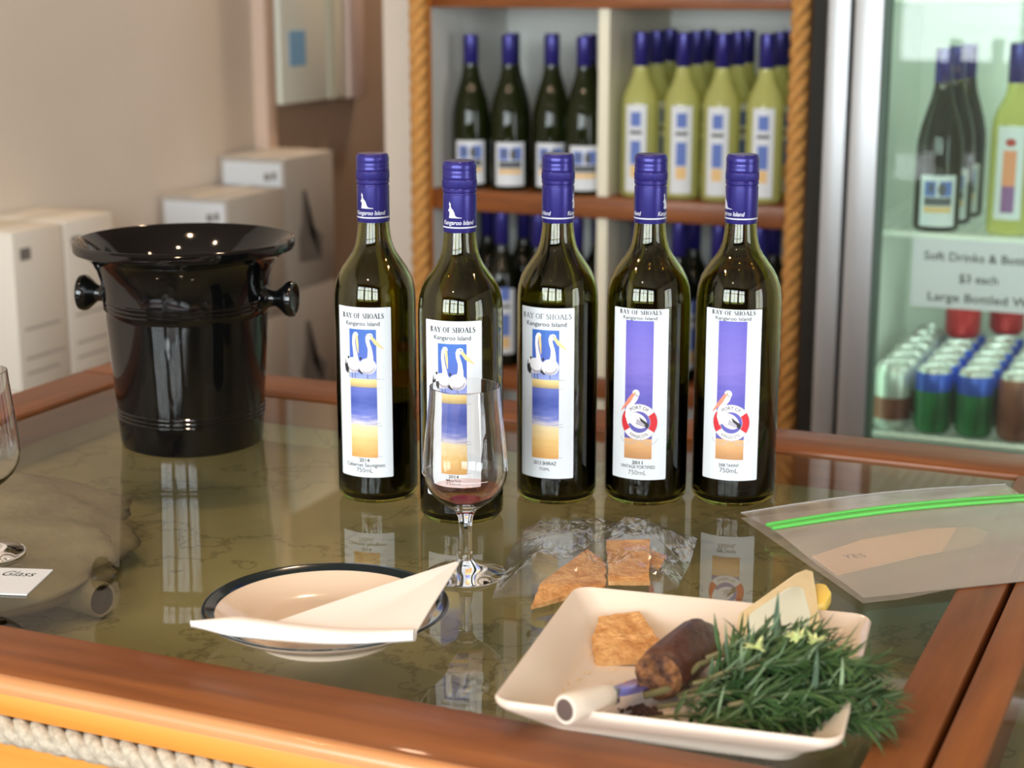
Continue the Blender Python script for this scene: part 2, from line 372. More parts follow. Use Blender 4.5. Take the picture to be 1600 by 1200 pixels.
# ------------------------------------------------------------------ display counters
def counter(name, label, u0, u1, v0, v1, wl, wr, wf, wb):
    c = thing(name, label, 'counter', (0, 0, T))
    zt, zb = 0.004, -0.035
    B().box(u0, u1, v0 + .007, v0 + wf, -.022, zt).build('front_rail', M_wood, c, bevel=.003)
    B().box(u0, u1, v1 - wb, v1, zb, zt).build('back_rail', M_wood, c, bevel=.003)
    B().box(u0, u0 + wl, v0 + wf + .0006, v1 - wb - .0006, zb, zt).build('side_rail', M_wood_y, c, bevel=.003)
    B().box(u1 - wr, u1, v0 + wf + .0006, v1 - wb - .0006, zb, zt).build('side_rail', M_wood_y, c, bevel=.003)
    # rounded nosing, golden fascia, body below
    n = B(); n.tube([(u0, v0 + .0072, -.0035), (u1, v0 + .0072, -.0035)], .0074, 20); n.build('nosing', mat('worn_nosing', (190, 128, 78), 0.35, noise=((206, 150, 100), (4, 60, 60), 4, .3, .7), coat=.2), c, smooth=True)
    B().box(u0, u1, v0 + .0006, v0 + .0068, -.0235, -.0062).build('fascia', M_pine, c, bevel=.0015)
    B().box(u0, u1, v0 + .014, v0 + .04, -.30, -.0225).build('front_panel', M_pine, c)
    B().box(u0 + .02, u1 - .02, v0 + .0405, v1 - .02, -T, -.101).build('carcass', M_wood, c)
    B().box(u0, u1, v0 + .012, v0 + .04, -T, -.3005).build('lower_panel', M_pine, c)
    # glass and the display bed below it
    iu0, iu1, iv0, iv1 = u0 + wl, u1 - wr, v0 + wf, v1 - wb
    g = B().add([(iu0, iv0, 0), (iu1, iv0, 0), (iu1, iv1, 0), (iu0, iv1, 0)], [(0, 1, 2, 3)])
    g.build('glass_top', thin('table_glass', (240, 244, 234), refl=0.9, rough=0.0), c)
    bed = B(); z = -.06; e = .012
    bed.box(iu0 - e, iu1 + e, iv0 - e, iv1 + e, z - .03, z)
    bed.box(iu0 - e - .01, iu0 - e, iv0 - e, iv1 + e, z, zb); bed.box(iu1 + e, iu1 + e + .01, iv0 - e, iv1 + e, z, zb)
    bed.box(iu0 - e, iu1 + e, iv0 - e - .01, iv0 - e, z, zb); bed.box(iu0 - e, iu1 + e, iv1 + e, iv1 + e + .01, z, zb)
    bed.build('display_bed', M_bed, c)
    return c
def bed_material():
    m = mat('marbled_olive_bed', (150, 138, 98), 0.6); nt = m.node_tree; N = nt.nodes; p = N['Principled BSDF']
    tc = N.new('ShaderNodeTexCoord')
    n1 = N.new('ShaderNodeTexNoise'); n1.inputs['Scale'].default_value = 5; n1.inputs['Detail'].default_value = 6; nt.links.new(tc.outputs['Object'], n1.inputs['Vector'])
    r1 = N.new('ShaderNodeValToRGB'); r1.color_ramp.elements[0].position = .3; r1.color_ramp.elements[1].position = .7
    r1.color_ramp.elements[0].color = lin((142, 134, 98)); r1.color_ramp.elements[1].color = lin((170, 156, 114)); nt.links.new(n1.outputs[0], r1.inputs[0])
    # veins: thin dark lines where a warped noise crosses its middle
    n2 = N.new('ShaderNodeTexNoise'); n2.inputs['Scale'].default_value = 4.5; n2.inputs['Detail'].default_value = 7; n2.inputs['Roughness'].default_value = .62; nt.links.new(tc.outputs['Object'], n2.inputs['Vector'])
    s = N.new('ShaderNodeMath'); s.operation = 'SUBTRACT'; s.inputs[1].default_value = .5; nt.links.new(n2.outputs[0], s.inputs[0])
    a = N.new('ShaderNodeMath'); a.operation = 'ABSOLUTE'; nt.links.new(s.outputs[0], a.inputs[0])
    r2 = N.new('ShaderNodeValToRGB'); r2.color_ramp.elements[0].position = 0; r2.color_ramp.elements[1].position = .012
    r2.color_ramp.elements[0].color = (.5, .48, .42, 1); r2.color_ramp.elements[1].color = (1, 1, 1, 1); nt.links.new(a.outputs[0], r2.inputs[0])
    mx = N.new('ShaderNodeMix'); mx.data_type = 'RGBA'; mx.blend_type = 'MULTIPLY'; mx.inputs[0].default_value = .8
    nt.links.new(r1.outputs[0], mx.inputs[6]); nt.links.new(r2.outputs[0], mx.inputs[7]); nt.links.new(mx.outputs[2], p.inputs['Base Color'])
    return m
M_bed = bed_material()
cA = counter('display_counter', 'glass-topped wooden display counter carrying the bottles and plates', -1.322, -.163, .883, 1.767, .075, .0365, .085, .08)
cB = counter('display_counter', 'neighbouring wooden display counter at the right edge, nothing standing on it', -.1585, 1.0, .883, 1.767, .0295, .0365, .085, .08)
def rope(name, mats, parent, p0, p1, rad, pitch, strands=3, seg=7, loc=None):
    p0 = Vector(p0); p1 = Vector(p1); L = (p1 - p0).length; ax = (p1 - p0).normalized()
    x = ax.cross(Vector((0, 0, 1)) if abs(ax.z) < .9 else Vector((1, 0, 0))).normalized(); y = ax.cross(x)
    n = int(L / pitch * 10) + 2; b = B()
    for s in range(strands):
        pts = []
        for i in range(n):
            t = i / (n - 1); a = 2 * math.pi * (t * L / pitch + s / strands)
            pts.append(p0 + ax * (t * L) + (x * math.cos(a) + y * math.sin(a)) * rad * .5)
        b.tube(pts, rad * .54, seg)
    return b.build(name, mats, parent, loc=loc, smooth=True, angle=60)
M_rope_w = mat('pale_rope', (196, 184, 164), 0.9, noise=((160, 148, 130), 220, 4, .35, .7), bump=(500, .5))
M_rope_g = mat('golden_rope', (206, 152, 84), 0.85, noise=((176, 122, 60), 120, 4, .35, .7), bump=(300, .5))
rope('rope_trim', M_rope_w, cA, (-1.322, .8865, -.0345), (-.163, .8865, -.0345), .0108, .045)

# sponge-like relic lying in the display under the glass
b = B(); n1, n2 = 28, 40; vv = []; ff = []
for i in range(n1 + 1):
    t = i / n1; rr = .5 * max(.02, 1 - abs(2 * t - 1) ** 2.6) ** .5
    for k in range(n2):
        a = 2 * math.pi * k / n2
        bump = 1 + .10 * math.sin(5 * a + 6 * t) + .08 * math.sin(9 * t * 3 + 3 * a) + rnd.uniform(-.035, .035)
        vv.append(((t - .5) * .40, rr * .25 * math.cos(a) * bump, max(-.0275, rr * .052 * math.sin(a) * bump)))
for i in range(n1):
    for k in range(n2): ff.append((i * n2 + k, i * n2 + (k + 1) % n2, (i + 1) * n2 + (k + 1) % n2, (i + 1) * n2 + k))
ff.append(tuple(reversed(range(n2)))); ff.append(tuple(n1 * n2 + k for k in range(n2)))
b.add(vv, ff)
rel = tag(thing('sponge_relic', None, None, (-1.065, 1.205, T - .032), R(-51)), 'big brownish sponge-like relic with a round hole, under the glass at the left', 'relic')
b.build('body', mat('brown_sponge', (150, 134, 106), 0.9, noise=((120, 106, 82), 26, 5, .3, .7), bump=(90, .6)), rel, smooth=True, angle=180)
B().lathe([(0, -.10), (.012, -.10), (.0155, -.08), (.0155, -.002), (.0145, 0), (.0125, -.001)], 28).build('stub', MATS['brown_sponge'], rel, loc=(.163, .100, -.0105), rot=(0, R(90), R(41)), smooth=True)
B().lathe([(.0126, -.0008), (.0115, -.008), (0, -.010)], 28).build('hole', mat('dark_hollow', (58, 42, 28), 0.9), rel, loc=(.163, .100, -.0105), rot=(0, R(90), R(41)), smooth=True)

# ------------------------------------------------------------------ the five bottles
BP = [(0, 0), (.028, 0), (.034, .0012), (.0372, .006), (.0375, .012), (.0375, .186), (.0372, .194), (.0362, .2025), (.0338, .2105), (.0300, .218), (.0250, .2252), (.0205, .2318),
      (.0178, .2375), (.0162, .2430), (.0151, .2500), (.0142, .2600), (.0138, .2650), (.0138, .3150), (.0118, .3160)]
BI = [(.0095, .3160), (.0100, .30), (.0112, .2600), (.0125, .2480), (.0148, .2380), (.0182, .2300), (.0228, .2235), (.0280, .2160), (.0318, .2085), (.0340, .2000), (.0350, .190), (.0350, .014), (.033, .009), (.024, .008), (0, .016)]
M_glassg = mat('dark_green_glass', (158, 156, 78), 0.01, trans=1.0, ior=1.5)
M_redwine = mat('dark_red_wine', (14, 5, 6), 0.15)
M_sky = gradient('printed_blue_sky', [(0, (150, 165, 225)), (.35, (74, 100, 190)), (1, (52, 104, 186))], .121, .167, .1)
M_sea = gradient('printed_sea', [(0, (206, 200, 214)), (.2, (104, 118, 196)), (.6, (66, 84, 168)), (1, (96, 110, 190))], .078, .112, .5)
M_sand = gradient('printed_sand', [(0, (206, 150, 78)), (.5, (228, 190, 122)), (.85, (234, 214, 168)), (1, (206, 200, 206))], .046, .080, .3)
M_sandbar = gradient('printed_sandbar', [(0, (170, 150, 112)), (.5, (226, 196, 128)), (1, (240, 222, 160))], .112, .122, .3)
M_violet = gradient('printed_violet_sky', [(0, (90, 90, 176)), (.35, (92, 86, 180)), (.6, (120, 106, 196)), (1, (98, 92, 188))], .064, .177, .28)
M_sand2 = gradient('printed_orange_sand', [(0, (176, 126, 78)), (.5, (206, 156, 104)), (1, (222, 180, 132))], .046, .068, .3)
M_beak = mat('print_beak', (240, 206, 140), 0.5); M_beakp = mat('print_pink_beak', (226, 140, 112), 0.5)
M_pel = mat('print_pelican_white', (236, 234, 238), 0.5); M_pelg = mat('print_pelican_grey', (176, 172, 184), 0.5)
M_red = mat('print_red', (206, 40, 52), 0.5); M_dk = mat('print_black', (40, 38, 44), 0.5)
LM = [M_paper, M_ink, M_inkgrey, M_sky, M_sandbar, M_sea, M_sand, M_pel, M_pelg, M_beak, M_dk, M_violet, M_sand2, M_red, M_beakp]
mm = .001
def sc_(L): return [(x * mm, y * mm) for x, y in L]
def pelicans(P):
    P.poly(rect(-13 * mm, 13 * mm, .1205, .1668), 3, 1); P.poly(rect(-13 * mm, 13 * mm, .1125, .1207), 4, 1)
    P.poly(rect(-13 * mm, 13 * mm, .0775, .1127), 5, 1); P.poly(rect(-13 * mm, 13 * mm, .0461, .0777), 6, 1)
    P.polys([sc_(q) for q in stroke([(12, 120.6), (20, 120.4)], [.9, .2])], 8, 2); P.polys([sc_(q) for q in stroke([(12, 112.5), (18, 112.3)], [.7, .2])], 8, 2)
    for z, x in ((78.6, 13), (76.2, 14), (79.2, -13), (47, 13.5)): P.polys([sc_(q) for q in stroke([(x - 2.5, z), (x + 3, z + .3)], [.3, .7])], 8, 3)
    # left pelican: body, wing, neck, head, hanging beak
    P.poly(sc_(ell(-9.5, 133, 8.6, 7.2, 24)), 7, 3); P.poly(sc_(ell(-9, 131.5, 6.5, 5, 20, rot=-15)), 8, 4); P.poly(sc_(ell(-9.5, 133.3, 6.2, 4.4, 20, rot=-15)), 7, 5)
    P.poly(sc_([(-18, 138), (-15, 134), (-14, 128), (-15.5, 124.5), (-18.5, 127), (-19.3, 132)]), 10, 4); P.poly(sc_([(-17.6, 139), (-15.8, 139.8), (-15, 136), (-17.5, 133.5)]), 7, 5)
    P.polys([sc_(q) for q in stroke([(-6.5, 136), (-6.5, 142), (-7.6, 148), (-8.4, 154), (-8, 160), (-6.2, 163)], [6.5, 4.4, 3.3, 3, 3, 3.4])], 7, 6)
    P.poly(sc_(ell(-5.9, 161.6, 2.3, 2.6, 16)), 7, 6); P.polys([sc_(q) for q in stroke([(-5.2, 161.5), (-4.6, 153), (-3.8, 144.5)], [2.2, 2.4, .6])], 9, 7)
    # right pelican
    P.poly(sc_(ell(4.8, 132.6, 8, 7.4, 24)), 7, 7); P.poly(sc_(ell(5.6, 130, 6.2, 4.4, 20, rot=25)), 8, 8); P.poly(sc_(ell(5, 132.6, 6.2, 4.6, 20, rot=20)), 7, 9)
    P.polys([sc_(q) for q in stroke([(6.8, 136), (7.6, 143), (7.2, 149), (5.4, 155), (5, 159), (6.6, 162)], [7, 4.8, 3.6, 3.4, 3.4, 4])], 7, 9)
    P.poly(sc_(ell(7.4, 160.6, 2.8, 2.8, 16)), 7, 9); P.polys([sc_(q) for q in stroke([(8.4, 160), (13, 154), (19.6, 148.6)], [2.6, 3.4, .6])], 9, 10)
    P.poly(sc_(ell(8.1, 161.3, .6, .6, 8)), 10, 11); P.poly(sc_(ell(-14.5, 139.8, 1.1, 1.4, 8)), 10, 6); P.poly(sc_(ell(-1.6, 139.6, 1.0, 1.6, 8)), 10, 11)
    P.poly(sc_([(-5, 128), (-1, 125), (1.5, 126.5), (-2, 130.5)]), 10, 6)
    for x in (-14, -10.5, -7.5, 4.5): P.polys([sc_(q) for q in stroke([(x, 127), (x + .3, 121)], .55)], 10, 3)
def buoy(P):
    P.poly(rect(-13 * mm, 13 * mm, .0660, .1763), 11, 1); P.poly(rect(-13 * mm, 13 * mm, .0470, .0662), 12, 1)
    cx, cy = 1.0, 82
    P.poly(sc_(ell(cx, cy - 1.5, 15.5, 16, 28)), 0, 1) if False else None
    # pelican body seen through the ring
    P.poly(sc_(ell(-.5, 83.5, 9.5, 6.6, 24, rot=-32)), 7, 3); P.poly(sc_([(1, 87), (10, 80.5), (9.5, 76), (4, 79.5)]), 10, 4); P.poly(sc_([(-1, 86), (6.5, 79.8), (5.5, 77.4), (-2, 80)]), 8, 5)
    # ring: red and white quarters, rope loops
    for a0, a1, mi in ((35, -35 + 0, 13), (145, 215, 13), (35, 145, 7), (215, 325, 7)): P.polys([sc_(q) for q in ring(cx, cy, 17, 10.2, a0, a1, 14)], mi, 6)
    P.polys([sc_(q) for q in ring(cx, cy, 10.4, 9.9, 0, 360, 30)], 8, 7); P.polys([sc_(q) for q in ring(cx, cy, 17.2, 16.7, 0, 360, 36)], 8, 7)
    P.polys([sc_(q) for q in ring(cx - 9.5, cy - 12, 9, 8.5, 200, 340, 14)], 8, 7); P.polys([sc_(q) for q in ring(cx + 9.5, cy - 12, 9, 8.5, 200, 340, 14)], 8, 7)
    P.text('PORT OF', 0, 0, 4.6 * mm, 1, 8, bold=.01, arc=(cx * mm, cy * mm, 12.2 * mm, 90, 1), width=16 * mm)
    P.text('KINGSCOTE', 0, 0, 4.0 * mm, 1, 8, bold=.01, arc=(cx * mm, cy * mm, 15 * mm, 270, -1), width=19 * mm)
    # neck, head and long pink beak in front of the ring
    P.polys([sc_(q) for q in stroke([(-5, 82), (-8.6, 88), (-9.2, 94), (-6, 99), (-2.6, 104), (-1.8, 108)], [11, 8, 5, 4.2, 4.4, 5])], 7, 8)
    P.poly(sc_(ell(-2.2, 108.8, 3.4, 3.6, 18)), 7, 8); P.polys([sc_(q) for q in stroke([(-4.2, 108.5), (-9, 101), (-16.5, 91.5)], [2.6, 4, .8])], 14, 9)
    P.poly(sc_(ell(-3.2, 109, 1.0, 1.1, 10)), 9, 9); P.poly(sc_(ell(-3.2, 109, .55, .6, 8)), 10, 10)
CAPP = [(.0138, .2605), (.0146, .2608), (.0148, .2616), (.0148, .2935), (.0142, .2943), (.0142, .2952), (.0150, .2962), (.0151, .2985), (.0146, .2992), (.0151, .3000), (.0152, .3003), (.0152, .3062), (.0148, .3068),
        (.0148, .3075), (.0151, .3085), (.0148, .3102), (.0147, .3106), (.0151, .3122), (.0147, .3142), (.0147, .3146), (.0150, .3162), (.0149, .3188), (.0143, .3212), (.0132, .3225), (0, .3228)]
def kangaroo(P, cx, z, s, mi):
    body = [(-3.4, 0), (-3.0, 2.4), (-2.9, 4.2), (-3.8, 4.0), (-3.9, 5.0), (-3.1, 6.0), (-2.9, 7.6), (-3.4, 8.6), (-3.0, 9.3), (-2.9, 10.4), (-2.5, 9.4), (-1.9, 8.8), (-2.1, 7.6), (-1.6, 6.2), (-.4, 5.0), (.4, 3.4), (.9, 1.6), (2.0, .7), (5.2, .25), (5.2, 0)]
    P.poly([(cx + x * s * mm, z + y * s * mm) for x, y in body], mi, 1)
def wine_bottle(label, uv, lab_ang, cap_ang, art, lines, head_w, head_wt, fill, sR=1.0):
    rz = math.atan2(-uv[0], uv[1]) + R(lab_ang)
    t = thing('wine_bottle', label, 'bottle', (uv[0], uv[1], T), rz, 'tasting bottles on the counter'); t.scale = (1, 1, 1)
    k = sR; Rr = .0375 * k
    o = [(r * (k if r > .02 else 1 + (k - 1) * max(0, (r - .014) / .006)), z) for r, z in BP]; i = [(r * (k if r > .02 else 1), z) for r, z in BI]
    B().lathe(o + i, 72).build('glass', M_glassg, t, smooth=True, angle=50)
    wp = [(0, .0165), (.0238, .0085), (.0328, .0095), (.0347, .0145)] + [(.0347, fill - .0005), (.0343, fill), (0, fill)]
    B().lathe([(r * (k if r > .02 else 1), z) for r, z in wp], 48).build('wine', M_redwine, t, smooth=True)
    # screw cap with knurled band and printed sleeve
    c = B().lathe(CAPP, 120, mod=lambda q, n: (0.985 if n % 2 else 1.0) if 9 <= q <= 12 else 1.0).build('cap', M_cap, t, smooth=True, angle=30)
    P = Print(); rc = .0148
    for h in (0, 180):
        ca = R(cap_ang + h - lab_ang); s0 = ca * rc
        while s0 > math.pi * rc: s0 -= 2 * math.pi * rc
        kangaroo(P, s0 - R(15) * rc, .2738, 1.4, 0); P.text('Kangaroo Island', s0, .2680, 5.4 * mm, 0, 1, bold=.015, shear=.2, width=R(118) * rc)
    P.poly(rect(-math.pi * rc, math.pi * rc, .2648, .2660), 0, 1)
    P.build('cap_print', [M_silver], c, Rad=rc, step=.0015, off=.00008)
    # label
    L = Print(); hw = .0270
    rim = [(-hw + .0008, .0272), (hw - .0008, .0272), (hw, .028), (hw, .1862), (hw - .0008, .187), (-hw + .0008, .187), (-hw, .1862), (-hw, .028)]
    L.poly(rim, 0, 0); lb = L.build('label', LM, t, Rad=Rr, off=.00015)
    L = Print(); art(L)
    pel = art is pelicans; zt = .1768 if pel else .1818
    L.serif('BAY OF SHOALS', 0, zt, (4.8 if pel else 4.0) * mm, 1 if head_wt > .8 else 2, 2, width=head_w, wt=head_wt)
    L.text('Kangaroo Island', 0, zt - (.0066 if pel else .0046), (5.6 if pel else 4.6) * mm, 1, 2, bold=.012, width=head_w * .8)
    for txt, z, size, w, bold, mi in lines: L.text(txt, 0, z, size, mi, 2, bold=bold, width=w)
    L.build('label_print', LM, lb, Rad=Rr, off=.0002, lift=.00003)
    return t
wine_bottle('dark green red-wine bottle farthest left, pelican label reading Cabernet Sauvignon', (-.7483, 1.3895), -19.5, -13, pelicans,
            [('2014', .0418, 5 * mm, 10 * mm, .02, 1), ('Cabernet Sauvignon', .0372, 5 * mm, 38 * mm, .012, 1), ('750mL', .0318, 6 * mm, 16 * mm, .01, 2)], .041, 1.0, .096)
wine_bottle('dark green wine bottle with pelican label, standing nearest, behind the tasting glass', (-.649, 1.3645), -12, -6, pelicans,
            [('2014', .0418, 5 * mm, 10 * mm, .02, 1), ('Merlot', .0372, 5 * mm, 15 * mm, .012, 1), ('750mL', .0318, 6 * mm, 16 * mm, .01, 2)], .042, 1.0, .15, 1.01)
wine_bottle('dark green wine bottle with two-pelican label reading 2013 Shiraz, middle of the row', (-.5923, 1.4537), -17, -85, pelicans,
            [('2013 SHIRAZ', .0400, 4.6 * mm, 22 * mm, .015, 1), ('750ML', .0345, 4 * mm, 10 * mm, 0, 1)], .049, .7, .19)
wine_bottle('dark green bottle with violet lifebuoy label reading 2011 Vintage Fortified', (-.5143, 1.4847), -11.5, -93, buoy,
            [('2011', .0420, 4.4 * mm, 10 * mm, .03, 1), ('VINTAGE FORTIFIED', .0378, 4.4 * mm, 33 * mm, .01, 1), ('750mL', .0318, 6.2 * mm, 17 * mm, 0, 2)], .040, 1.0, .115, 1.03)
wine_bottle('dark green bottle with violet lifebuoy label reading 2008 Tawny, farthest right', (-.4378, 1.5159), -6.5, -47, buoy,
            [('2008 TAWNY', .0400, 4.4 * mm, 19 * mm, .015, 1), ('750mL', .0345, 6.2 * mm, 17 * mm, .01, 2)], .041, 1.0, .10, 1.04)

# ------------------------------------------------------------------ black wine bucket
bk = thing('wine_bucket', 'black glossy wine spittoon bucket with flared rim and two knob handles', 'bucket', (-1.0195, 1.4821, T), math.atan2(1.0195, 1.4821) + R(-20))
pr = [(0, .002), (.066, .002), (.070, 0), (.0735, .002), (.0742, .006)]
def ridge(r, z): return [(r, z - .0016), (r + .0008, z - .0008), (r + .0008, z + .0004), (r, z + .0012)]
for z in (.032, .0365, .041): pr += ridge(.0742 + (z - .006) * .072, z)
pr += [(.0795, .08), (.0836, .138)]
for z in (.146, .1505, .155): pr += ridge(.0838 + (z - .14) * .06, z)
pr += [(.0850, .164), (.0868, .176), (.0905, .187), (.0965, .1960), (.1035, .2020), (.1095, .2045), (.1125, .2055), (.1135, .2085), (.1135, .2135), (.1118, .2155), (.1090, .2160)]
pr += [(.1050, .2135), (.0980, .2060), (.0900, .1950), (.0835, .1840), (.0800, .172), (.0780, .14), (.0700, .012), (0, .010)]
B().lathe(pr, 96).build('body', M_black, bk, smooth=True, angle=40)
kn = [(0, .078), (.017, .080), (.0165, .0835), (.0105, .0875), (.0085, .092), (.0085, .096), (.0098, .0985), (.0140, .1035), (.0182, .1085), (.0190, .112), (.0182, .1155), (.0160, .1165), (.0150, .1150), (.0100, .1120), (0, .1110)]
for a in (0, math.pi):
    B().lathe(kn, 36).build('knob_handle', M_black, bk, loc=(0, 0, .1555), rot=(0, R(90), a), smooth=True, angle=45)

# ------------------------------------------------------------------ wine tasting glasses
M_clear = mat('clear_glass', (255, 255, 255), 0.0, trans=1.0, ior=1.46)
GO = [(0, 0), (.030, 0), (.0326, .0008), (.0330, .0018), (.0300, .0034), (.0200, .0062), (.0100, .0095), (.0062, .0140), (.0052, .022), (.0051, .040), (.0060, .050), (.0090, .0565), (.0150, .0605), (.0220, .0655), (.0290, .0730), (.0330, .0815), (.0344, .0900), (.0340, .1010), (.0325, .1160), (.0305, .1340), (.0288, .1500), (.0281, .1598)]
GI = [(.0273, .1600), (.0279, .1500), (.0296, .1340), (.0316, .1160), (.0331, .1010), (.0335, .0900), (.0321, .0820), (.0282, .0742), (.0214, .0672), (.0140, .0630), (.0060, .0608), (0, .0602)]
def tasting_glass(label, uv, wine):
    g = thing('wine_glass', label, 'glass', (uv[0], uv[1], T + .0004), 0, 'tasting glasses')
    B().lathe(GO + GI, 64).build('bowl_and_stem', M_clear, g, smooth=True, angle=60)
    for a0, a1 in ((195, 250), (300, 350)):
        pts = [(.0346 * math.cos(R(a)), .0346 * math.sin(R(a)), .0885) for a in range(a0 - 24, a1 - 23, 5)]
        B().tube(pts, .00018, 5).build('measure_line', mat('etched_white', (235, 235, 235), .6), g)
    if wine:
        film = [(r * .992, z + .0002) for r, z in GI[6:-1]]
        B().lathe(list(reversed(film[1:])), 48).build('wine_film', thin('pink_film', (252, 222, 216), refl=.1, haze=.05, hazecol=(226, 120, 112)), g, smooth=True)
        B().lathe([(0, .0606), (.0060, .0611), (.0125, .0628), (.0130, .0634), (0, .0634)], 40).build('wine_dregs', liquid('red_dregs', (226, 70, 80), (150, 24, 40), .45), g, smooth=True)
    return g
tasting_glass('clear stemmed tasting glass with pink wine dregs, in front of the bottles', (-.5751, 1.2158), True)
tasting_glass('clear empty stemmed glass cut by the left edge, behind the white card', (-.9709, 1.0985), False)
# small white card beside the left glass
cd = thing('place_card', 'small white paper card with handwriting at the left edge', 'card', (-.905, 1.052, T + .0005), R(18))
B().box(-.055, .0235, -.029, .030, 0, .0012).build('paper', M_paper, cd)
P = Print(); P.text('per Glass', 0, 0, .016, 0, 1, shear=.35, width=.052)
P.build('handwriting', [M_ink], cd, loc=(-.012, .0115, .0011), rot=(R(-90), 0, 0))

# ------------------------------------------------------------------ round plate and napkin
pl = thing('side_plate', 'round white plate with dark green rim band holding the folded napkin', 'plate', (-.616, 1.0576, T))
pp = [(0, .0045), (.048, .0045), (.050, 0), (.054, 0), (.056, .004), (.070, .0100), (.084, .0180), (.0912, .0222), (.0920, .0232), (.0912, .0240), (.0895, .0238), (.0825, .0208), (.0700, .0140), (.0600, .0092), (.0500, .0078), (0, .0074)]
B().lathe(pp, 96).build('dish', mat('white_glazed_china', (224, 202, 178), .12, spec=.5, coat=.2), pl, smooth=True, angle=60)
B().lathe([(.0822, .02085), (.0890, .02375), (.0912, .02425), (.0918, .0239), (.0921, .0232)], 96).build('rim_band', mat('dark_green_glaze', (22, 34, 38), .1, coat=.3), pl, smooth=True, angle=60)
M_nap = mat('white_paper_napkin', (244, 236, 228), .85, bump=(900, .15))
nk = thing('paper_napkin', 'white paper napkin folded to a point, lying across the round plate', 'napkin', (-.616, 1.0576, T))
# flap: a thin folded triangle resting from the front of the plate to beyond its back right edge
def sheet(corners, nu, nv, hfun, th):
    a, b_, c, d_ = [Vector(q) for q in corners]; top = []; 
    for j in range(nv + 1):
        for i in range(nu + 1):
            s, t = i / nu, j / nv
            p = (a * (1 - s) + b_ * s) * (1 - t) + (d_ * (1 - s) + c * s) * t; p.z += hfun(s, t); top.append(p)
    n = len(top); vv = top + [Vector((p.x, p.y, p.z - th)) for p in top]; f = []
    w = nu + 1
    for j in range(nv):
        for i in range(nu):
            q = (j * w + i, j * w + i + 1, (j + 1) * w + i + 1, (j + 1) * w + i); f.append(q); f.append(tuple(n + k for k in reversed(q)))
    edge = [i for i in range(w)] + [j * w + nu for j in range(1, nv + 1)] + [nv * w + i for i in range(nu - 1, -1, -1)] + [j * w for j in range(nv - 1, 0, -1)]
    for k in range(len(edge)):
        p, q = edge[k], edge[(k + 1) % len(edge)]; f.append((p, n + p, n + q, q))
    return vv, f

A_, B_, C_ = (-.012, -.060, .0275), (.0925, -.034, .0285), (.0654, .0916, .0365)
vv, f = sheet([A_, B_, (C_[0] + .002, C_[1] - .002, C_[2]), (C_[0] - .002, C_[1], C_[2])], 14, 16,
              lambda s, t: .0018 * math.sin(3.1 * t) * math.sin(2.6 * s + .3) - .004 * math.sin(math.pi * t) * (1 - abs(2 * s - 1)), .0014)
B().add(vv, f).build('flap', M_nap, nk, smooth=True, angle=50)
# thick folded edge: flattened roll tapering to a soft point at the left
p0, p1 = Vector((-.0655, -.0800, .0250)), Vector((.0925, -.0360, .0250)); d = (p1 - p0); L = d.length; d.normalize(); side = Vector((-d.y, d.x, 0)); vv = []; f = []; n, m = 26, 16
for i in range(n + 1):
    t = i / n; w = .0125 * min(1, (t * 5 + .12)) * (1 - .35 * max(0, t - .8) / .2); h = .0085 * min(1, t * 3.5 + .25) * (1 - .45 * t)
    c = p0 + d * (L * t) - side * (.006 * math.sin(math.pi * t)) + Vector((0, 0, .0010 + .0012 * math.sin(7 * t)))
    for k in range(m):
        a = 2 * math.pi * k / m; fold = 1 - .22 * max(0, math.cos(a * 2 - .6)) * (1 if 3 < k < 9 else 0)
        vv.append(c + side * (w * math.cos(a) * fold) + Vector((0, 0, h * math.sin(a) * fold - .002 * math.cos(a))))
for i in range(n):
    for k in range(m): f.append((i * m + k, i * m + (k + 1) % m, (i + 1) * m + (k + 1) % m, (i + 1) * m + k))
f.append(tuple(range(m))); f.append(tuple(n * m + k for k in range(m)))
B().add(vv, f).build('folded_edge', M_nap, nk, smooth=True, angle=70)

# ------------------------------------------------------------------ square tray and what lies on it
TC = Vector((-.330, 1.059)); TA = R(7.5)
tr = thing('square_plate', 'square white plate with upturned rim holding rosemary and a knife', 'plate', (TC.x, TC.y, T), TA)
def rsq(h, z, r):
    out = []
    for cx, cy, a0 in ((h - r, h - r, 0), (-h + r, h - r, 90), (-h + r, -h + r, 180), (h - r, -h + r, 270)):
        for k in range(7): a = R(a0 + 15 * k); out.append((cx + r * math.cos(a), cy + r * math.sin(a), z))
    return out
rings = [rsq(.078, .003, .016), rsq(.080, .0, .017), rsq(.084, .0, .018), rsq(.086, .004, .018), rsq(.100, .0150, .016), rsq(.1095, .0235, .014), rsq(.1110, .0262, .0135), rsq(.1112, .0285, .0135), rsq(.1098, .0300, .013), rsq(.1080, .0292, .012), rsq(.0985, .0195, .013), rsq(.0880, .0110, .016), rsq(.0800, .0082, .02), rsq(.070, .0075, .02)]
b = B(); n = 28; vv = [p for r_ in rings for p in r_]; f = []
for i in range(len(rings) - 1):
    for k in range(n): f.append((i * n + k, i * n + (k + 1) % n, (i + 1) * n + (k + 1) % n, (i + 1) * n + k))
f.append(tuple(reversed(range(n)))); f.append(tuple((len(rings) - 1) * n + k for k in range(n)))
b.add(vv, f); b.build('dish', mat('white_glazed_stoneware', (224, 208, 190), .16, coat=.2), tr, smooth=True, angle=50)
B().lathe([(0, .0081), (.0045, .0081), (.0038, .0088), (0, .0091)], 20).build('oil_drop', liquid('amber_oil', (230, 180, 90), (190, 140, 60), .5), tr, loc=(-.062, -.035, 0), smooth=True)

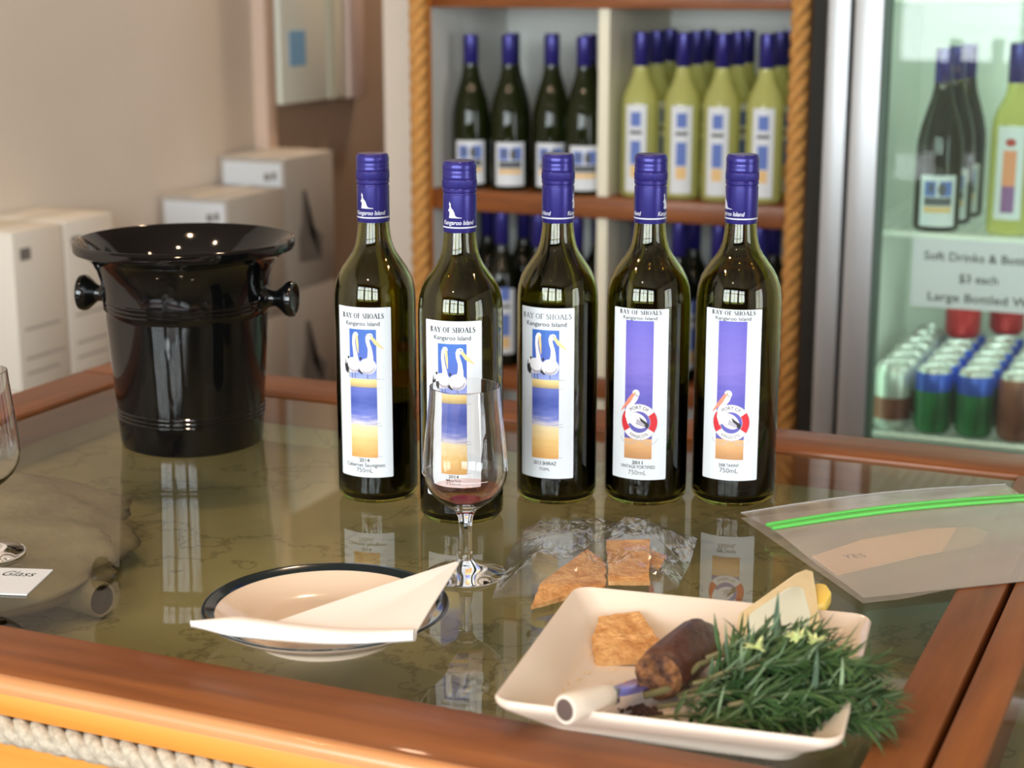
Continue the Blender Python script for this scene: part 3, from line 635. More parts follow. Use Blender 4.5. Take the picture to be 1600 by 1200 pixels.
M_crk = mat('toasted_cracker', (222, 172, 112), .85, noise=((188, 128, 70), 90, 6, .35, .7), bump=(240, 1.0))
def cracker(label, pts, z, th, name='cracker_piece', tilt=(0, 0), seed=1, wav=.0012):
    """a broken slab: outline pts, ragged edge, blistered top"""
    rr = random.Random(seed); cx = sum(p[0] for p in pts) / len(pts); cy = sum(p[1] for p in pts) / len(pts); out = []
    for i in range(len(pts)):
        a, b2 = pts[i], pts[(i + 1) % len(pts)]
        for k in range(7):
            t = k / 7; out.append((a[0] + (b2[0] - a[0]) * t - cx + rr.uniform(-.0007, .0007), a[1] + (b2[1] - a[1]) * t - cy + rr.uniform(-.0007, .0007)))
    n = len(out); R_ = 7; vv = []; f = []
    for lay in (1, 0):
        base = len(vv)
        for k in range(R_):
            s = 1 - k / R_
            for x, y in out:
                zz = (th if lay else 0) + (wav * (math.sin(420 * x * s + seed) * math.cos(380 * y * s + 2 * seed) + rr.uniform(-.5, .5)) if lay and k > 0 else 0)
                vv.append((x * s, y * s, zz + x * s * tilt[0] + y * s * tilt[1]))
        vv.append((0, 0, th if lay else 0))
        for k in range(R_ - 1):
            for i in range(n):
                q = (base + k * n + i, base + k * n + (i + 1) % n, base + (k + 1) * n + (i + 1) % n, base + (k + 1) * n + i); f.append(q if lay else tuple(reversed(q)))
        for i in range(n):
            q = (base + (R_ - 1) * n + i, base + (R_ - 1) * n + (i + 1) % n, len(vv) - 1); f.append(q if lay else tuple(reversed(q)))
    h = R_ * n + 1
    for i in range(n): f.append((i, h + i, h + (i + 1) % n, (i + 1) % n))
    o = B().add(vv, f).build(name, M_crk, smooth=True, angle=60); o.location = (cx, cy, T + z)
    return tag(o, label, 'cracker')
cracker('toasted cracker piece lying on the square plate behind the knife', [(-.424, 1.125), (-.398, 1.140), (-.3640, 1.097), (-.3600, 1.080), (-.404, 1.064), (-.4175, 1.095)], .0125, .004, tilt=(.03, .16), seed=3)
# brown log with a rough cut end
lg = thing('fruit_log', 'dark brown fruit paste log with a rough cut end, on the square plate', 'food', (-.3385, 1.060, T + .0275), R(86))
pr = [(0, -.040), (.010, -.0395), (.0155, -.037), (.0172, -.030), (.0176, 0), (.0168, .026), (.0140, .036), (.0080, .041), (0, .042)]
b = B().lathe(pr, 32, mod=lambda k, i: 1 + .05 * math.sin(i * .9 + k * 1.3) + .03 * math.sin(i * 2.1))
b.build('log', mat('dark_fruit_paste', (62, 34, 26), .4, noise=((92, 54, 38), 60, 5, .35, .7), bump=(160, .7)), lg, rot=(0, R(90), 0), smooth=True, angle=80)
b = B(); rr = random.Random(5); vv = []; f = []; n = 26
for k in range(6):
    for i in range(n):
        a = 2 * math.pi * i / n; r_ = .0168 * (1 - k / 6.2); vv.append((-.0395 - .0035 * (k > 0) - rr.uniform(0, .0028), r_ * math.cos(a), r_ * math.sin(a)))
for k in range(5):
    for i in range(n): f.append((k * n + i, (k + 1) * n + i, (k + 1) * n + (i + 1) % n, k * n + (i + 1) % n))
f.append(tuple(5 * n + i for i in range(n)))
b.add(vv, f).build('cut_end', mat('crumbly_cut_face', (128, 82, 44), .8, noise=((66, 38, 24), 130, 5, .4, .62), bump=(300, 1.0)), lg)
# knife lying over the front rim
kd = Vector((-.3560, 1.0290)) - Vector((-.3690, .9215)); kn_ = thing('cheese_knife', 'small cheese knife with ivory handle and bluish blade resting on the plate rim', 'knife', (-.3690, .9215, T + .0385), math.atan2(kd.y, kd.x))
hp = []
for i, (x, w, h) in enumerate(((0, .0072, .0092), (.002, .0082, .0102), (.02, .0084, .0100), (.045, .0078, .0088), (.058, .0068, .0076), (.0605, .0055, .006))):
    hp.append([(x, w * math.cos(2 * math.pi * k / 20), h * math.sin(2 * math.pi * k / 20) - x * .20) for k in range(20)])
b = B(); f = []
for i in range(5):
    for k in range(20): f.append((i * 20 + k, i * 20 + (k + 1) % 20, (i + 1) * 20 + (k + 1) % 20, (i + 1) * 20 + k))
f.append(tuple(range(20))); f.append(tuple(100 + k for k in range(20)))
b.add([p for r_ in hp for p in r_], f).build('handle', mat('ivory_plastic', (232, 218, 200), .35), kn_, smooth=True, angle=50)
B().lathe([(0, -.0012), (.0050, -.0008), (.0056, .0), (0, .0002)], 20).build('end_cap', mat('dark_brown_cap', (92, 74, 68), .35), kn_, rot=(0, R(90), 0), smooth=True).scale = (1.35, 1.1, 1)
b = B(); bl = [(.059, -.0055), (.066, -.0085), (.080, -.0110), (.100, -.0110), (.110, -.006), (.112, .0075), (.066, .0070), (.059, .005)]
vv = [(x, y, z - x * .20) for z in (.0008, -.0006) for x, y in bl]; q = len(bl)
b.add(vv, [tuple(range(q)), tuple(reversed(range(q, 2 * q)))] + [(i, q + i, q + (i + 1) % q, (i + 1) % q) for i in range(q)])
b.build('blade', mat('bluish_steel', (122, 126, 214), .25, metal=.6), kn_, bevel=.0004)
B().box(.0575, .064, -.0064, .0064, -.0052 - .0125, .0052 - .0125).build('ferrule', mat('bright_steel', (200, 206, 214), .2, metal=.9), kn_, bevel=.001)
# dark crumbly smear beside the blade
b = B(); rr = random.Random(9)
for i in range(46):
    a = rr.uniform(0, 6.28); q = rr.random() ** .6 * .0105; s = rr.uniform(.0009, .0024)
    b.lathe([(0, -s), (s * .8, -s * .5), (s, 0), (s * .7, s * .6), (0, s * .9)], 6, M=Matrix.Translation((q * 1.5 * math.cos(a), q * .75 * math.sin(a), s * .6 + rr.uniform(0, .003) * (1 - q / .011))))
o = b.build('crumb_heap', mat('dark_paste_crumbs', (58, 34, 22), .7)); o.location = (-.3460, .9985, T + .0090); tag(o, 'small heap of dark brown crumbs beside the knife blade', 'crumbs', kind='stuff')
b = B()
for i in range(70):
    x, y = rr.uniform(-.085, .06), rr.uniform(-.05, .085); s = rr.uniform(.0004, .0012)
    b.lathe([(0, -s), (s, 0), (0, s)], 5, M=Matrix.Translation((x, y, .0082 + s)))
o = b.build('cracker_crumbs', mat('pale_crumbs', (226, 190, 136), .8)); o.location = (TC.x, TC.y, T); o.rotation_euler = (0, 0, TA); tag(o, 'scattered pale cracker crumbs on the square plate', 'crumbs', kind='stuff')
# wedge of white cheese leaning on the plate's back rim
cw = thing('cheese_slice', 'pale cheese slice with cream rind leaning over the square plate back rim', 'cheese', (-.296, 1.09, T + .0165))
def slab(poly, z0, th, slope, shrink=1.0):
    n = len(poly); cx = sum(p[0] for p in poly) / n; cy = sum(p[1] for p in poly) / n; v = []
    for dz in (0, th):
        for x, y in poly: X, Y = cx + (x - cx) * shrink, cy + (y - cy) * shrink; v.append((X, Y, z0 + dz + Y * slope))
    return v, [tuple(reversed(range(n))), tuple(range(n, 2 * n))] + [(k, (k + 1) % n, n + (k + 1) % n, n + k) for k in range(n)]
CH = [(-.006, -.004), (.012, .010), (.034, .044), (.031, .060), (.010, .122), (.004, .124), (-.002, .116), (-.026, .052), (-.024, .040)]
v, f = slab(CH, 0, .0055, .20)
B().add(v, f).build('rind', mat('cream_rind', (232, 216, 176), .5, noise=((222, 200, 150), 50, 3, .35, .7)), cw, bevel=.0012)
v, f = slab([(.000, .006), (.010, .018), (.0265, .046), (.0235, .062), (.010, .094), (.004, .098), (-.002, .092), (-.018, .052), (-.016, .038)], .0052, .0010, .20)
B().add(v, f).build('white_paste', mat('white_cheese', (226, 232, 214), .4), cw, bevel=.0004)
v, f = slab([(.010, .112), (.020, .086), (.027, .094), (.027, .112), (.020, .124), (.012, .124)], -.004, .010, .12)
B().add(v, f).build('yellow_reflection', mat('yellow_reflection_tone', (246, 212, 104), .4), cw, bevel=.002)  # solid yellow piece standing in for the underside mirrored in the table glass
# rosemary
rb = thing('rosemary_bunch', 'bunch of fresh green rosemary sprigs with pale buds on the square plate', 'herb', (-.335, .985, T))
M_leaf = mat('rosemary_leaf', (38, 66, 30), .45, noise=((84, 114, 62), 45, 3, .38, .75)); M_leafu = mat('rosemary_underside', (138, 158, 120), .6)
M_twig = mat('rosemary_twig', (92, 84, 52), .8, noise=((112, 104, 66), 80, 4, .3, .7)); M_bud = mat('pale_bud', (206, 214, 150), .5)
rr = random.Random(21)
def needle(b, p, d, up, L, w):
    d = d.normalized(); s = d.cross(up)
    if s.length < .05: s = d.cross(Vector((1, 0, 0)))
    s.normalize(); u = s.cross(d); bend = rr.uniform(-.25, .45); vv = []; N_ = 4
    for i in range(N_ + 1):
        t = i / N_; c = p + d * (L * t) + u * (-bend * L * t * t) ; ww = w * (.55 + .45 * math.sin(math.pi * min(1, t * 1.1 + .15))) * (1 if i < N_ else .15)
        c.z = max(c.z, .0095 if -.06 < c.x < .085 else .004)
        vv += [c + s * ww + u * ww * .25, c + u * ww * .55, c - s * ww + u * ww * .25, c - u * ww * .25]
    f = []; m_ = []
    for i in range(N_):
        q = i * 4
        for k in range(4): f.append((q + k, q + (k + 1) % 4, q + 4 + (k + 1) % 4, q + 4 + k)); m_.append(0 if k < 2 else 1)
    o = len(b.v); b.v += [tuple(x) for x in vv]; b.f += [tuple(i + o for i in q) for q in f]; b.m += m_
RT, BK = Vector((.9157, .402, 0)), Vector((-.402, .9157, 0))     # along the plate's long look and across it
spr = [(-.004, .000, .018, .150, .000, .020, .012), (.006, .016, .020, .150, .016, .030, .012), (.020, .034, .022, .125, .036, .040, .012), (.012, -.010, .014, .118, -.012, .018, .010),
       (.030, .050, .024, .105, .052, .034, .010), (.036, .010, .034, .150, -.004, .036, .013), (.030, .026, .036, .135, .020, .052, .012), (.048, .040, .034, .120, .060, .046, .011), (.050, .000, .030, .140, -.020, .022, .012), (.040, .020, .044, .115, .030, .060, .012), (.060, .030, .046, .150, .034, .044, .012), (.044, .052, .030, .094, .072, .046, .010), (.040, .044, .050, .110, .046, .066, .01), (.060, .016, .052, .130, .012, .058, .01), (.05, -.008, .034, .125, -.006, .040, .01), (.02, .012, .03, .10, .006, .036, .01)]
for q, (r0, k0, z0, r1, k1, z1, lmul) in enumerate(spr):
    a = RT * r0 + BK * (k0 * .92) + Vector((0, 0, z0 * .8 - .002)); e = RT * r1 + BK * (k1 * .9) + Vector((0, 0, z1 * .8)); mid = (a + e) / 2 + Vector((0, 0, .008)); pts = []
    for i in range(13):
        t = i / 12; pts.append(a * (1 - t) ** 2 + mid * 2 * t * (1 - t) + e * t * t)
    st = B().tube(pts, [.0014 - .0009 * i / 12 for i in range(13)], 7).build('sprig', M_twig, rb, smooth=True)
    nb_ = B(); cnt = 80
    for i in range(cnt):
        t = .12 + .88 * i / cnt; x = t * 12; i0 = min(int(x), 11); p = pts[i0].lerp(pts[i0 + 1], x - i0); ax = (pts[i0 + 1] - pts[i0]).normalized()
        ang = i * 2.4 + q; s = ax.cross(Vector((0, 0, 1))).normalized(); u = s.cross(ax)
        out = s * math.cos(ang) + u * math.sin(ang); d = ax * rr.uniform(.3, 1.3) + out * rr.uniform(.35, 1.0) + Vector((rr.uniform(-.45, .45), rr.uniform(-.45, .45), rr.uniform(-.35, .15)))
        needle(nb_, p, d, Vector((0, 0, 1)), rr.uniform(.019, .034) * (1 if t < .9 else .8), rr.uniform(.0012, .0021))
    for i in range(9):
        d = (pts[-1] - pts[-2]).normalized() + Vector((rr.uniform(-.6, .6), rr.uniform(-.6, .6), rr.uniform(-.3, .6)))
        needle(nb_, pts[-1], d, Vector((0, 0, 1)), rr.uniform(.012, .024), .0011)
    o = nb_.build('needles', [M_leaf, M_leafu], st); o['kind'] = 'stuff'
for r0, k0, z0 in ((.068, .008, .058), (.096, .018, .060), (.108, .020, .057)):
    b = B(); c = RT * r0 + BK * k0 + Vector((0, 0, z0))
    for i in range(16):
        d = Vector((rr.uniform(-1, 1), rr.uniform(-1, .6), rr.uniform(.1, 1))); rr_ = .0065 if i < 7 else .0095
        needle(b, c, d, Vector((0, 0, 1)), rr_, .0017)
    b.build('flower_bud', [M_bud, M_bud], rb)
# bare twig lying toward the log
B().tube([RT * -.002 + BK * .026 + Vector((0, 0, .017)), RT * .02 + BK * .030 + Vector((0, 0, .022)), RT * .036 + BK * .048 + Vector((0, 0, .030)), RT * .06 + BK * .06 + Vector((0, 0, .034))], [.0026, .0026, .0020, .0012], 9).build('woody_stem', M_twig, rb, smooth=True)

# ------------------------------------------------------------------ crackers in a cellophane bag
cracker('long broken cracker inside the cellophane bag, nearest its open end', [(-.4929, 1.1600), (-.5050, 1.2100), (-.4980, 1.2920), (-.4735, 1.2700), (-.4540, 1.2190), (-.4700, 1.1960)], .0040, .0035, tilt=(.0, .03), seed=11)
cracker('square flat cracker inside the cellophane bag', [(-.4885, 1.3130), (-.4535, 1.3250), (-.4190, 1.2230), (-.4500, 1.2150)], .0105, .0030, tilt=(.05, .01), seed=12, wav=.0004)
cracker('small cracker corner at the right end inside the cellophane bag', [(-.4560, 1.3240), (-.4340, 1.3080), (-.4300, 1.2800), (-.4450, 1.2820)], .0045, .0030, tilt=(.0, .0), seed=13)
M_cello = thin('cellophane', (250, 251, 251), refl=1.1, rough=.06, haze=.03)
def crinkle(x, y, k): return 1 - abs(mnoise.noise(Vector((x * k, y * k * .8, k * .37)))) * 2
def cello_bag():
    # four-sided bag outline (open end left, gathered end right), top film crinkled over the crackers
    left = [(-.532, 1.172), (-.548, 1.225), (-.566, 1.288), (-.578, 1.350)]; right = [(-.430, 1.214), (-.405, 1.252), (-.414, 1.312), (-.430, 1.384)]
    bot = [(-.532, 1.172), (-.500, 1.196), (-.462, 1.210), (-.430, 1.214)]; top = [(-.578, 1.350), (-.536, 1.386), (-.485, 1.402), (-.430, 1.384)]
    def at(L, t):
        x = t * (len(L) - 1); i = min(int(x), len(L) - 2); f_ = x - i; return Vector((L[i][0] * (1 - f_) + L[i + 1][0] * f_, L[i][1] * (1 - f_) + L[i + 1][1] * f_, 0))
    nu, nv = 54, 44; up = []; lo = []
    for j in range(nv + 1):
        for i in range(nu + 1):
            s_, t = i / nu, j / nv
            p = at(bot, s_) * (1 - t) + at(top, s_) * t + at(left, t) * (1 - s_) + at(right, t) * s_ - (Vector((*bot[0], 0)) * (1 - s_) * (1 - t) + Vector((*bot[-1], 0)) * s_ * (1 - t) + Vector((*top[0], 0)) * (1 - s_) * t + Vector((*top[-1], 0)) * s_ * t)
            e = min(1, 4.5 * min(s_, 1 - s_, t, 1 - t)); q = p.copy()
            c1, c2 = crinkle(p.x + .1 * p.y, p.y, 26), crinkle(p.x - .4 * p.y, p.y + p.x, 58)
            q.z = .0016 + e * (.0165 + .006 * (c1 - .6)) + (.25 + .75 * e) * (.0062 * max(0, c1 - .55) + .0030 * max(0, c2 - .45)); q.x += .003 * (c2 - .6) * e; q.y += .003 * (c1 - .6)
            up.append(q); lo.append(Vector((p.x, p.y, .0008)))
    w = nu + 1; f = []
    for j in range(nv):
        for i in range(nu):
            a = j * w + i; f += [(a, a + 1, a + w + 1), (a, a + w + 1, a + w)] if (i + j) % 2 else [(a, a + 1, a + w), (a + 1, a + w + 1, a + w)]
    return up, f, lo
up, f, lo = cello_bag()
cb = thing('cellophane_bag', 'crinkled clear cellophane bag holding broken crackers, in front of the bottles', 'bag', (0, 0, T))
B().add(up, f).build('upper_film', M_cello, cb); B().add(lo, f).build('lower_film', M_cello, cb)

# ------------------------------------------------------------------ zip bag with folded paper
zb_ = thing('zip_bag', 'clear plastic zip bag with green seal strip lying at the right', 'bag', (0, 0, T))
M_poly = thin('clear_polythene', (240, 240, 238), refl=1.0, rough=.18, haze=.30, hazecol=(236, 226, 216))
def zipz(s, t): return .0056 + .010 * math.sin(math.pi * min(1, t * 1.02)) * (.4 + .6 * s) + .003 * math.sin(7 * t + 2 * s) * t * (1 - t) * 3
ZA, ZB, ZC, ZD = (-.4116, 1.4524, 0), (-.205, 1.640, 0), (-.105, 1.41, 0), (-.2615, 1.280, 0)
vv, f = sheet([ZA, ZB, ZC, ZD], 34, 26, lambda s, t: zipz(s, t) + .012 * (1 - t) * math.sin(math.pi * s) * .4, .0004)
nn = len(vv) // 2
B().add(vv[:nn], [q for q in f if max(q) < nn]).build('upper_film', M_poly, zb_, smooth=True, angle=180)
B().add([(p.x, p.y, .0012 + .0036 * min(1, max(0, (p.x + .235) / .03))) for p in vv[:nn]], [q for q in f if max(q) < nn]).build('lower_film', M_poly, zb_)
def onbag(s, t, dz=0): 
    p = (Vector(ZA) * (1 - s) + Vector(ZB) * s) * (1 - t) + (Vector(ZD) * (1 - s) + Vector(ZC) * s) * t; p.z += zipz(s, t) + .012 * (1 - t) * math.sin(math.pi * s) * .4 + dz; return p
M_green = mat('green_seal', (92, 190, 84), .4)
for t0 in (.235, .285):
    B().tube([onbag(i / 24, t0, .0012) for i in range(25)], .0017, 8).build('seal_ridge', M_green, zb_, smooth=True)
b = B(); L1 = [onbag(i / 24, .22, .0006) for i in range(25)]; L2 = [onbag(i / 24, .30, .0006) for i in range(25)]
b.add(L1 + L2, [(i, i + 1, 26 + i, 25 + i) for i in range(24)]); b.build('seal_strip', mat('green_seal_film', (120, 200, 110), .4), zb_)
B().tube([onbag(i / 24, .005, .0006) for i in range(25)], .0006, 6).build('lip', thin('film_edge', (220, 228, 236), refl=3, haze=.35), zb_, smooth=True)
pa = thing('folded_paper', 'peach coloured paper slip with faint lettering inside the zip bag', 'paper', (0, 0, T))
b = B(); ol = [(-.325, 1.372), (-.296, 1.432), (-.250, 1.485), (-.214, 1.508), (-.190, 1.492), (-.205, 1.452), (-.2413, 1.412), (-.2945, 1.335)]
b.add([(x, y, .0022) for x, y in ol] + [(x, y, .0014) for x, y in ol], [tuple(range(8)), tuple(reversed(range(8, 16)))] + [(i, 8 + i, 8 + (i + 1) % 8, (i + 1) % 8) for i in range(8)])
b.build('slip', mat('peach_paper', (240, 206, 172), .7), pa)
P = Print(); P.text('YES', 0, 0, .013, 0, 1); P.build('lettering', [M_inkgrey], pa, loc=(-.290, 1.382, .0022), rot=(R(-90), 0, R(36)))

# ------------------------------------------------------------------ wine cartons by the left wall
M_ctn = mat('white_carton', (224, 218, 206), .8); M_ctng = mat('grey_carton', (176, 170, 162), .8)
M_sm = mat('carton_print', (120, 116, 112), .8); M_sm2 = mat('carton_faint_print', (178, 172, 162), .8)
def carton(label, u1, v0, dv, du, z0, h, m, kind):
    c = thing('wine_carton', label, 'carton', (u1, v0, z0), 0, 'wine cartons stacked by the left wall')
    B().box(-du, 0, .0008, dv - .0008, .0004, h - .0006).build('box', m, c, bevel=.003)
    B().box(-du * .56, -du * .44, .0006, dv - .0006, h - .0008, h + .0003).build('tape', mat('clear_tape', (206, 196, 176), .3), c)
    P = Print()
    if kind == 'near':
        P.poly(rect(.02, .052, h - .058, h - .034), 0, 1)
        for z, w in ((.118, .11), (.060, .12), (.03, .10)):
            Q = Print(); Q.poly(rect(.02, .02 + w, z, z + .006), 0, 1); Q.build('printed_line', [M_sm2], c, rot=(0, 0, R(90)), off=.0003)
    else:
        P.poly([(.06, h * .2), (.17, h * .18), (.18, h * .36), (.14, h * .44), (.115, h * .4), (.105, h * .6), (.1, h * .74), (.082, h * .74), (.078, h * .5), (.06, h * .38)], 0, 1)
    P.build('side_print', [M_sm, M_sm2], c, rot=(0, 0, R(90)), off=.0003)
    if kind == 'far':
        s = B().box(-du + .012, -.008, -.0012, .0006, h - .075, h - .012).build('address_label', M_paper, c)
        Q = Print(); Q.poly(rect(-.035, -.022, h - .052, h - .034), 0, 1); Q.poly(rect(-.056, -.04, h - .055, h - .038), 0, 1); Q.build('label_print', [M_sm], s, off=.0012)
    return c
lev = ['bottom', 'middle', 'top']
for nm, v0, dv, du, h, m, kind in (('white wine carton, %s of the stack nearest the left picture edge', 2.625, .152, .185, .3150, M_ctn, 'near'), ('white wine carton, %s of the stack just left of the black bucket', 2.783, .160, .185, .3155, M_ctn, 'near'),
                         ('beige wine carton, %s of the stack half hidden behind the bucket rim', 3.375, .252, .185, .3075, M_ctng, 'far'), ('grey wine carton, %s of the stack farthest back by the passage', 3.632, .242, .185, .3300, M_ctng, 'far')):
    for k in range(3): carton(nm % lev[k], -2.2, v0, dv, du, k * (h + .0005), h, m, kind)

# ------------------------------------------------------------------ shelf unit with rope-wrapped posts
SU0, SU1, SV = -1.585, -.825, 3.2
su = thing('bottle_shelf', 'white backed wooden wine shelf with golden rope posts', 'shelf', (0, SV, T))
zs = [-.72, -.322, .048, .456]; bt = .042
for z in zs: B().box(SU0, SU1, 0, .40, z - bt, z).build('shelf_board', M_wood, su, bevel=.002)
z_top = .456 + .42
B().box(SU0, SU1, .0, .40, z_top - .03, z_top).build('shelf_board', M_wood, su, bevel=.002)
B().box(SU0, SU1, .385, .40, -T, z_top - .031).build('back_panel', M_white, su)
B().box(SU0 - .02, SU0 - .0005, 0, .40, -T, z_top).build('side_panel', M_white, su); B().box(SU1 + .0005, SU1 + .02, 0, .40, -T, z_top).build('side_panel', M_white, su)
DU = -1.214
zz = [-T] + zs + [z_top - .03]
for i in range(len(zz) - 1):
    z0 = zz[i] + (.0005 if i else 0); z1 = (zz[i + 1] - bt - .0005) if i < 4 else zz[i + 1] - .0005
    if z1 - z0 > .1: B().box(DU - .011, DU + .011, .012, .3845, z0, z1).build('divider', mat('cream_divider', (226, 222, 200), .5), su)
for x in (SU0 - .012, SU1 + .012):
    B().box(x - .014, x + .014, -.012, -.0005, -T, z_top).build('post', M_pine, su)
    rope('rope', M_rope_g, su, (x, -.0315, -T), (x, -.0315, z_top), .0195, .088)
# ---- shelf bottles
M_gb = liquid('olive_green_bottle', (66, 78, 22), (34, 42, 16), .35); M_yb = liquid('pale_wine_bottle', (236, 236, 160), (214, 216, 140), .5); M_db = liquid('smoky_dark_bottle', (40, 46, 20), (24, 28, 16), .3)
M_lblue = mat('label_blue', (92, 118, 190), .6); M_lsand = mat('label_sand', (226, 190, 130), .6); M_lred = mat('label_red_spot', (176, 66, 50), .6); M_lpur = mat('label_purple', (140, 96, 150), .6); M_lor = mat('label_orange', (226, 150, 110), .6)
burg = [(r, z * 1.045) for r, z in [(0, .004), (.034, 0), (.0385, .003), (.0395, .010), (.0395, .125), (.0380, .148), (.033, .172), (.026, .195), (.0195, .215), (.0158, .234), (.0146, .25), (.0140, .295), (0, .2955)]]
ries = [(0, .004), (.032, 0), (.0360, .003), (.0368, .010), (.0368, .175), (.0355, .192), (.031, .207), (.0235, .222), (.0175, .235), (.0150, .250), (.0142, .265), (.0140, .318), (0, .3185)]
def shelf_bottle_proto(prof, gm, lab, z0, z1, hw, capz, rr_):
    t = thing('shelf_bottle', 'x', 'bottle'); top = prof[-2][1]
    B().lathe(prof, 28).build('glass', gm, t, smooth=True, angle=60)
    B().lathe([(.0146, capz), (.0154, capz + .001), (.0154, top - .004), (.0146, top + .002), (0, top + .0025)], 24).build('cap', M_cap, t, smooth=True, angle=40)
    L = Print(); L.poly(rect(-hw, hw, z0, z1), 0, 0); lb = L.build('label', [M_paper], t, Rad=rr_, off=.0003, step=.004)
    P = Print(); lab(P); P.build('label_print', [M_lblue, M_lsand, M_lred, M_lpur, M_lor, M_inkgrey], lb, Rad=rr_, off=.0005, step=.004)
    return t
def lab_burg(P):
    P.poly(rect(-.024, -.004, .062, .088), 0, 1); P.poly(rect(.002, .024, .062, .088), 0, 1); P.poly(rect(-.024, .024, .046, .060), 5, 1); P.poly(rect(-.024, .024, .034, .044), 1, 1); P.poly(ell(.006, .074, .007, .011, 12), 5, 2); P.poly(ell(-.012, .076, .004, .009, 12), 5, 2)
def lab_ries(P):
    P.poly(rect(-.010, .010, .140, .168), 0, 1); P.poly(rect(-.012, .012, .125, .132), 5, 1); P.poly(rect(-.010, .010, .066, .112), 0, 1); P.poly(rect(-.010, .010, .040, .064), 1, 1)
def lab_purple(P):
    P.poly(rect(-.011, .011, .040, .085), 3, 1); P.poly(rect(-.011, .011, .085, .145), 4, 1); P.poly(ell(0, .158, .009, .007, 12), 2, 1)
pb = shelf_bottle_proto(burg, M_gb, lab_burg, .010, .098, .032, .252, .0395)
pr_ = shelf_bottle_proto(ries, M_yb, lab_ries, .012, .182, .0215, .255, .0368)
pd = shelf_bottle_proto(ries, M_db, lab_ries, .028, .165, .0215, .255, .0368)
pp_ = shelf_bottle_proto(ries, M_yb, lab_purple, .028, .185, .0235, .255, .0368)
used = set()
def put(proto, u, v, z, ang, label, group):
    rz = math.atan2(-u, v) + R(ang)
    if proto.name not in used:
        used.add(proto.name); proto.location = (u, v, z); proto.rotation_euler = (0, 0, rz); proto['label'] = label; proto['group'] = group; return proto
    c = copy_tree(proto, (u, v, z), rz, label); c['group'] = group; return c
ORD = ['first', 'second', 'third', 'fourth', 'fifth', 'sixth', 'seventh', 'eighth', 'ninth', 'tenth']
zA = T + zs[2] + .0004
# upper left: dark burgundy bottles
for k, (u, dv) in enumerate(((-1.523, .06), (-1.435, .055), (-1.350, .075), (-1.268, .045))):
    put(pb, u, SV + dv, zA, (-4, 3, -2, 4)[k], '%s dark green bottle from the left in the front row of the upper shelf' % ORD[k], 'dark bottles on the upper shelf')
for k, (u, dv) in enumerate(((-1.478, .17), (-1.392, .18), (-1.305, .17))):
    put(pb, u, SV + dv, zA, 10 * k, '%s dark green bottle from the left in the back row of the upper shelf' % ORD[k], 'dark bottles on the upper shelf')
# upper right: pale bottles in two rows
for k, u in enumerate((-1.152, -1.066, -.986, -.900)):
    put(pr_, u, SV + .055 + .004 * (k % 2), zA, (-14, -2, -10, -4)[k], '%s pale yellow wine bottle from the left in the front row, upper right shelf' % ORD[k], 'pale bottles on the upper shelf')
for k, u in enumerate((-1.148, -1.064, -.980, -.894)):
    put(pr_, u - .006, SV + .155, zA, (30, 24, 28, 20)[k], '%s pale yellow wine bottle from the left in the second row, upper right shelf' % ORD[k], 'pale bottles on the upper shelf')
for k, u in enumerate((-1.150, -1.068, -.985, -.900)):
    put(pr_, u - .01, SV + .255, zA, 24, '%s pale yellow wine bottle from the left in the back row, upper right shelf' % ORD[k], 'pale bottles on the upper shelf')
zB = T + zs[1] + .0004
for k, u in enumerate((-1.535, -1.452, -1.369, -1.286)):
    put(pd, u, SV + .055, zB, (60, 10, 80, -12)[k], '%s dark bottle from the left in the front row of the lower left shelf' % ORD[k], 'dark bottles on the lower shelf')
for k, u in enumerate((-1.53, -1.445, -1.36, -1.275)):
    put(pd, u, SV + .155, zB, 50, '%s dark bottle from the left in the back row of the lower left shelf' % ORD[k], 'dark bottles on the lower shelf')
for k, u in enumerate((-1.148, -1.066, -.984, -.902)):
    put(pd, u, SV + .055, zB, (70, 60, 40, 5)[k], '%s dark bottle from the left in the front row of the lower right shelf' % ORD[k], 'dark bottles on the lower shelf')
for k, u in enumerate((-1.15, -1.067, -.984, -.90)):
    put(pd, u, SV + .155, zB, 50, '%s dark bottle from the left in the back row of the lower right shelf' % ORD[k], 'dark bottles on the lower shelf')

# ------------------------------------------------------------------ glass-door drinks fridge
FV, FU0, FU1 = 2.95, -.7045, .08
fr = thing('drinks_fridge', 'tall aluminium glass-door drinks fridge, lit inside, at the right', 'fridge', (0, FV, 0))
M_fin = mat('fridge_lining', (222, 230, 222), .5)
b = B(); D = .62
b.box(FU0, FU0 + .02, .0, D, 0, 2.0); b.box(FU1 - .02, FU1, .0, D, 0, 2.0); b.box(FU0 + .02, FU1 - .02, D - .03, D, 0, 2.0); b.box(FU0 + .02, FU1 - .02, 0, D - .03, 0, .30); b.box(FU0 + .02, FU1 - .02, 0, D - .03, 1.92, 2.0)
b.build('cabinet', mat('fridge_dark_side', (52, 52, 54), .5), fr)
b = B(); b.box(FU0 + .0205, FU0 + .045, .03, D - .031, .3005, 1.9195); b.box(FU1 - .045, FU1 - .0205, .03, D - .031, .3005, 1.9195); b.box(FU0 + .045, FU1 - .045, D - .05, D - .031, .3005, 1.9195)
b.build('lining', M_fin, fr)
B().box(FU0 + .039, FU1 - .049, -.040, -.0005, 1.745, 2.0).build('added_header', mat('added_header_grey', (70, 72, 76), .5), fr, bevel=.003)  # unseen dark panel, added to keep the lit top out of the glass reflection
B().box(FU0, FU0 + .0385, -.030, -.0005, 0, 2.0).build('jamb', M_steel, fr, bevel=.003)
B().box(FU0 + .039, FU0 + .0475, -.020, -.0005, 0, 2.0).build('jamb_gap', mat('black_rubber', (24, 24, 26), .7), fr)
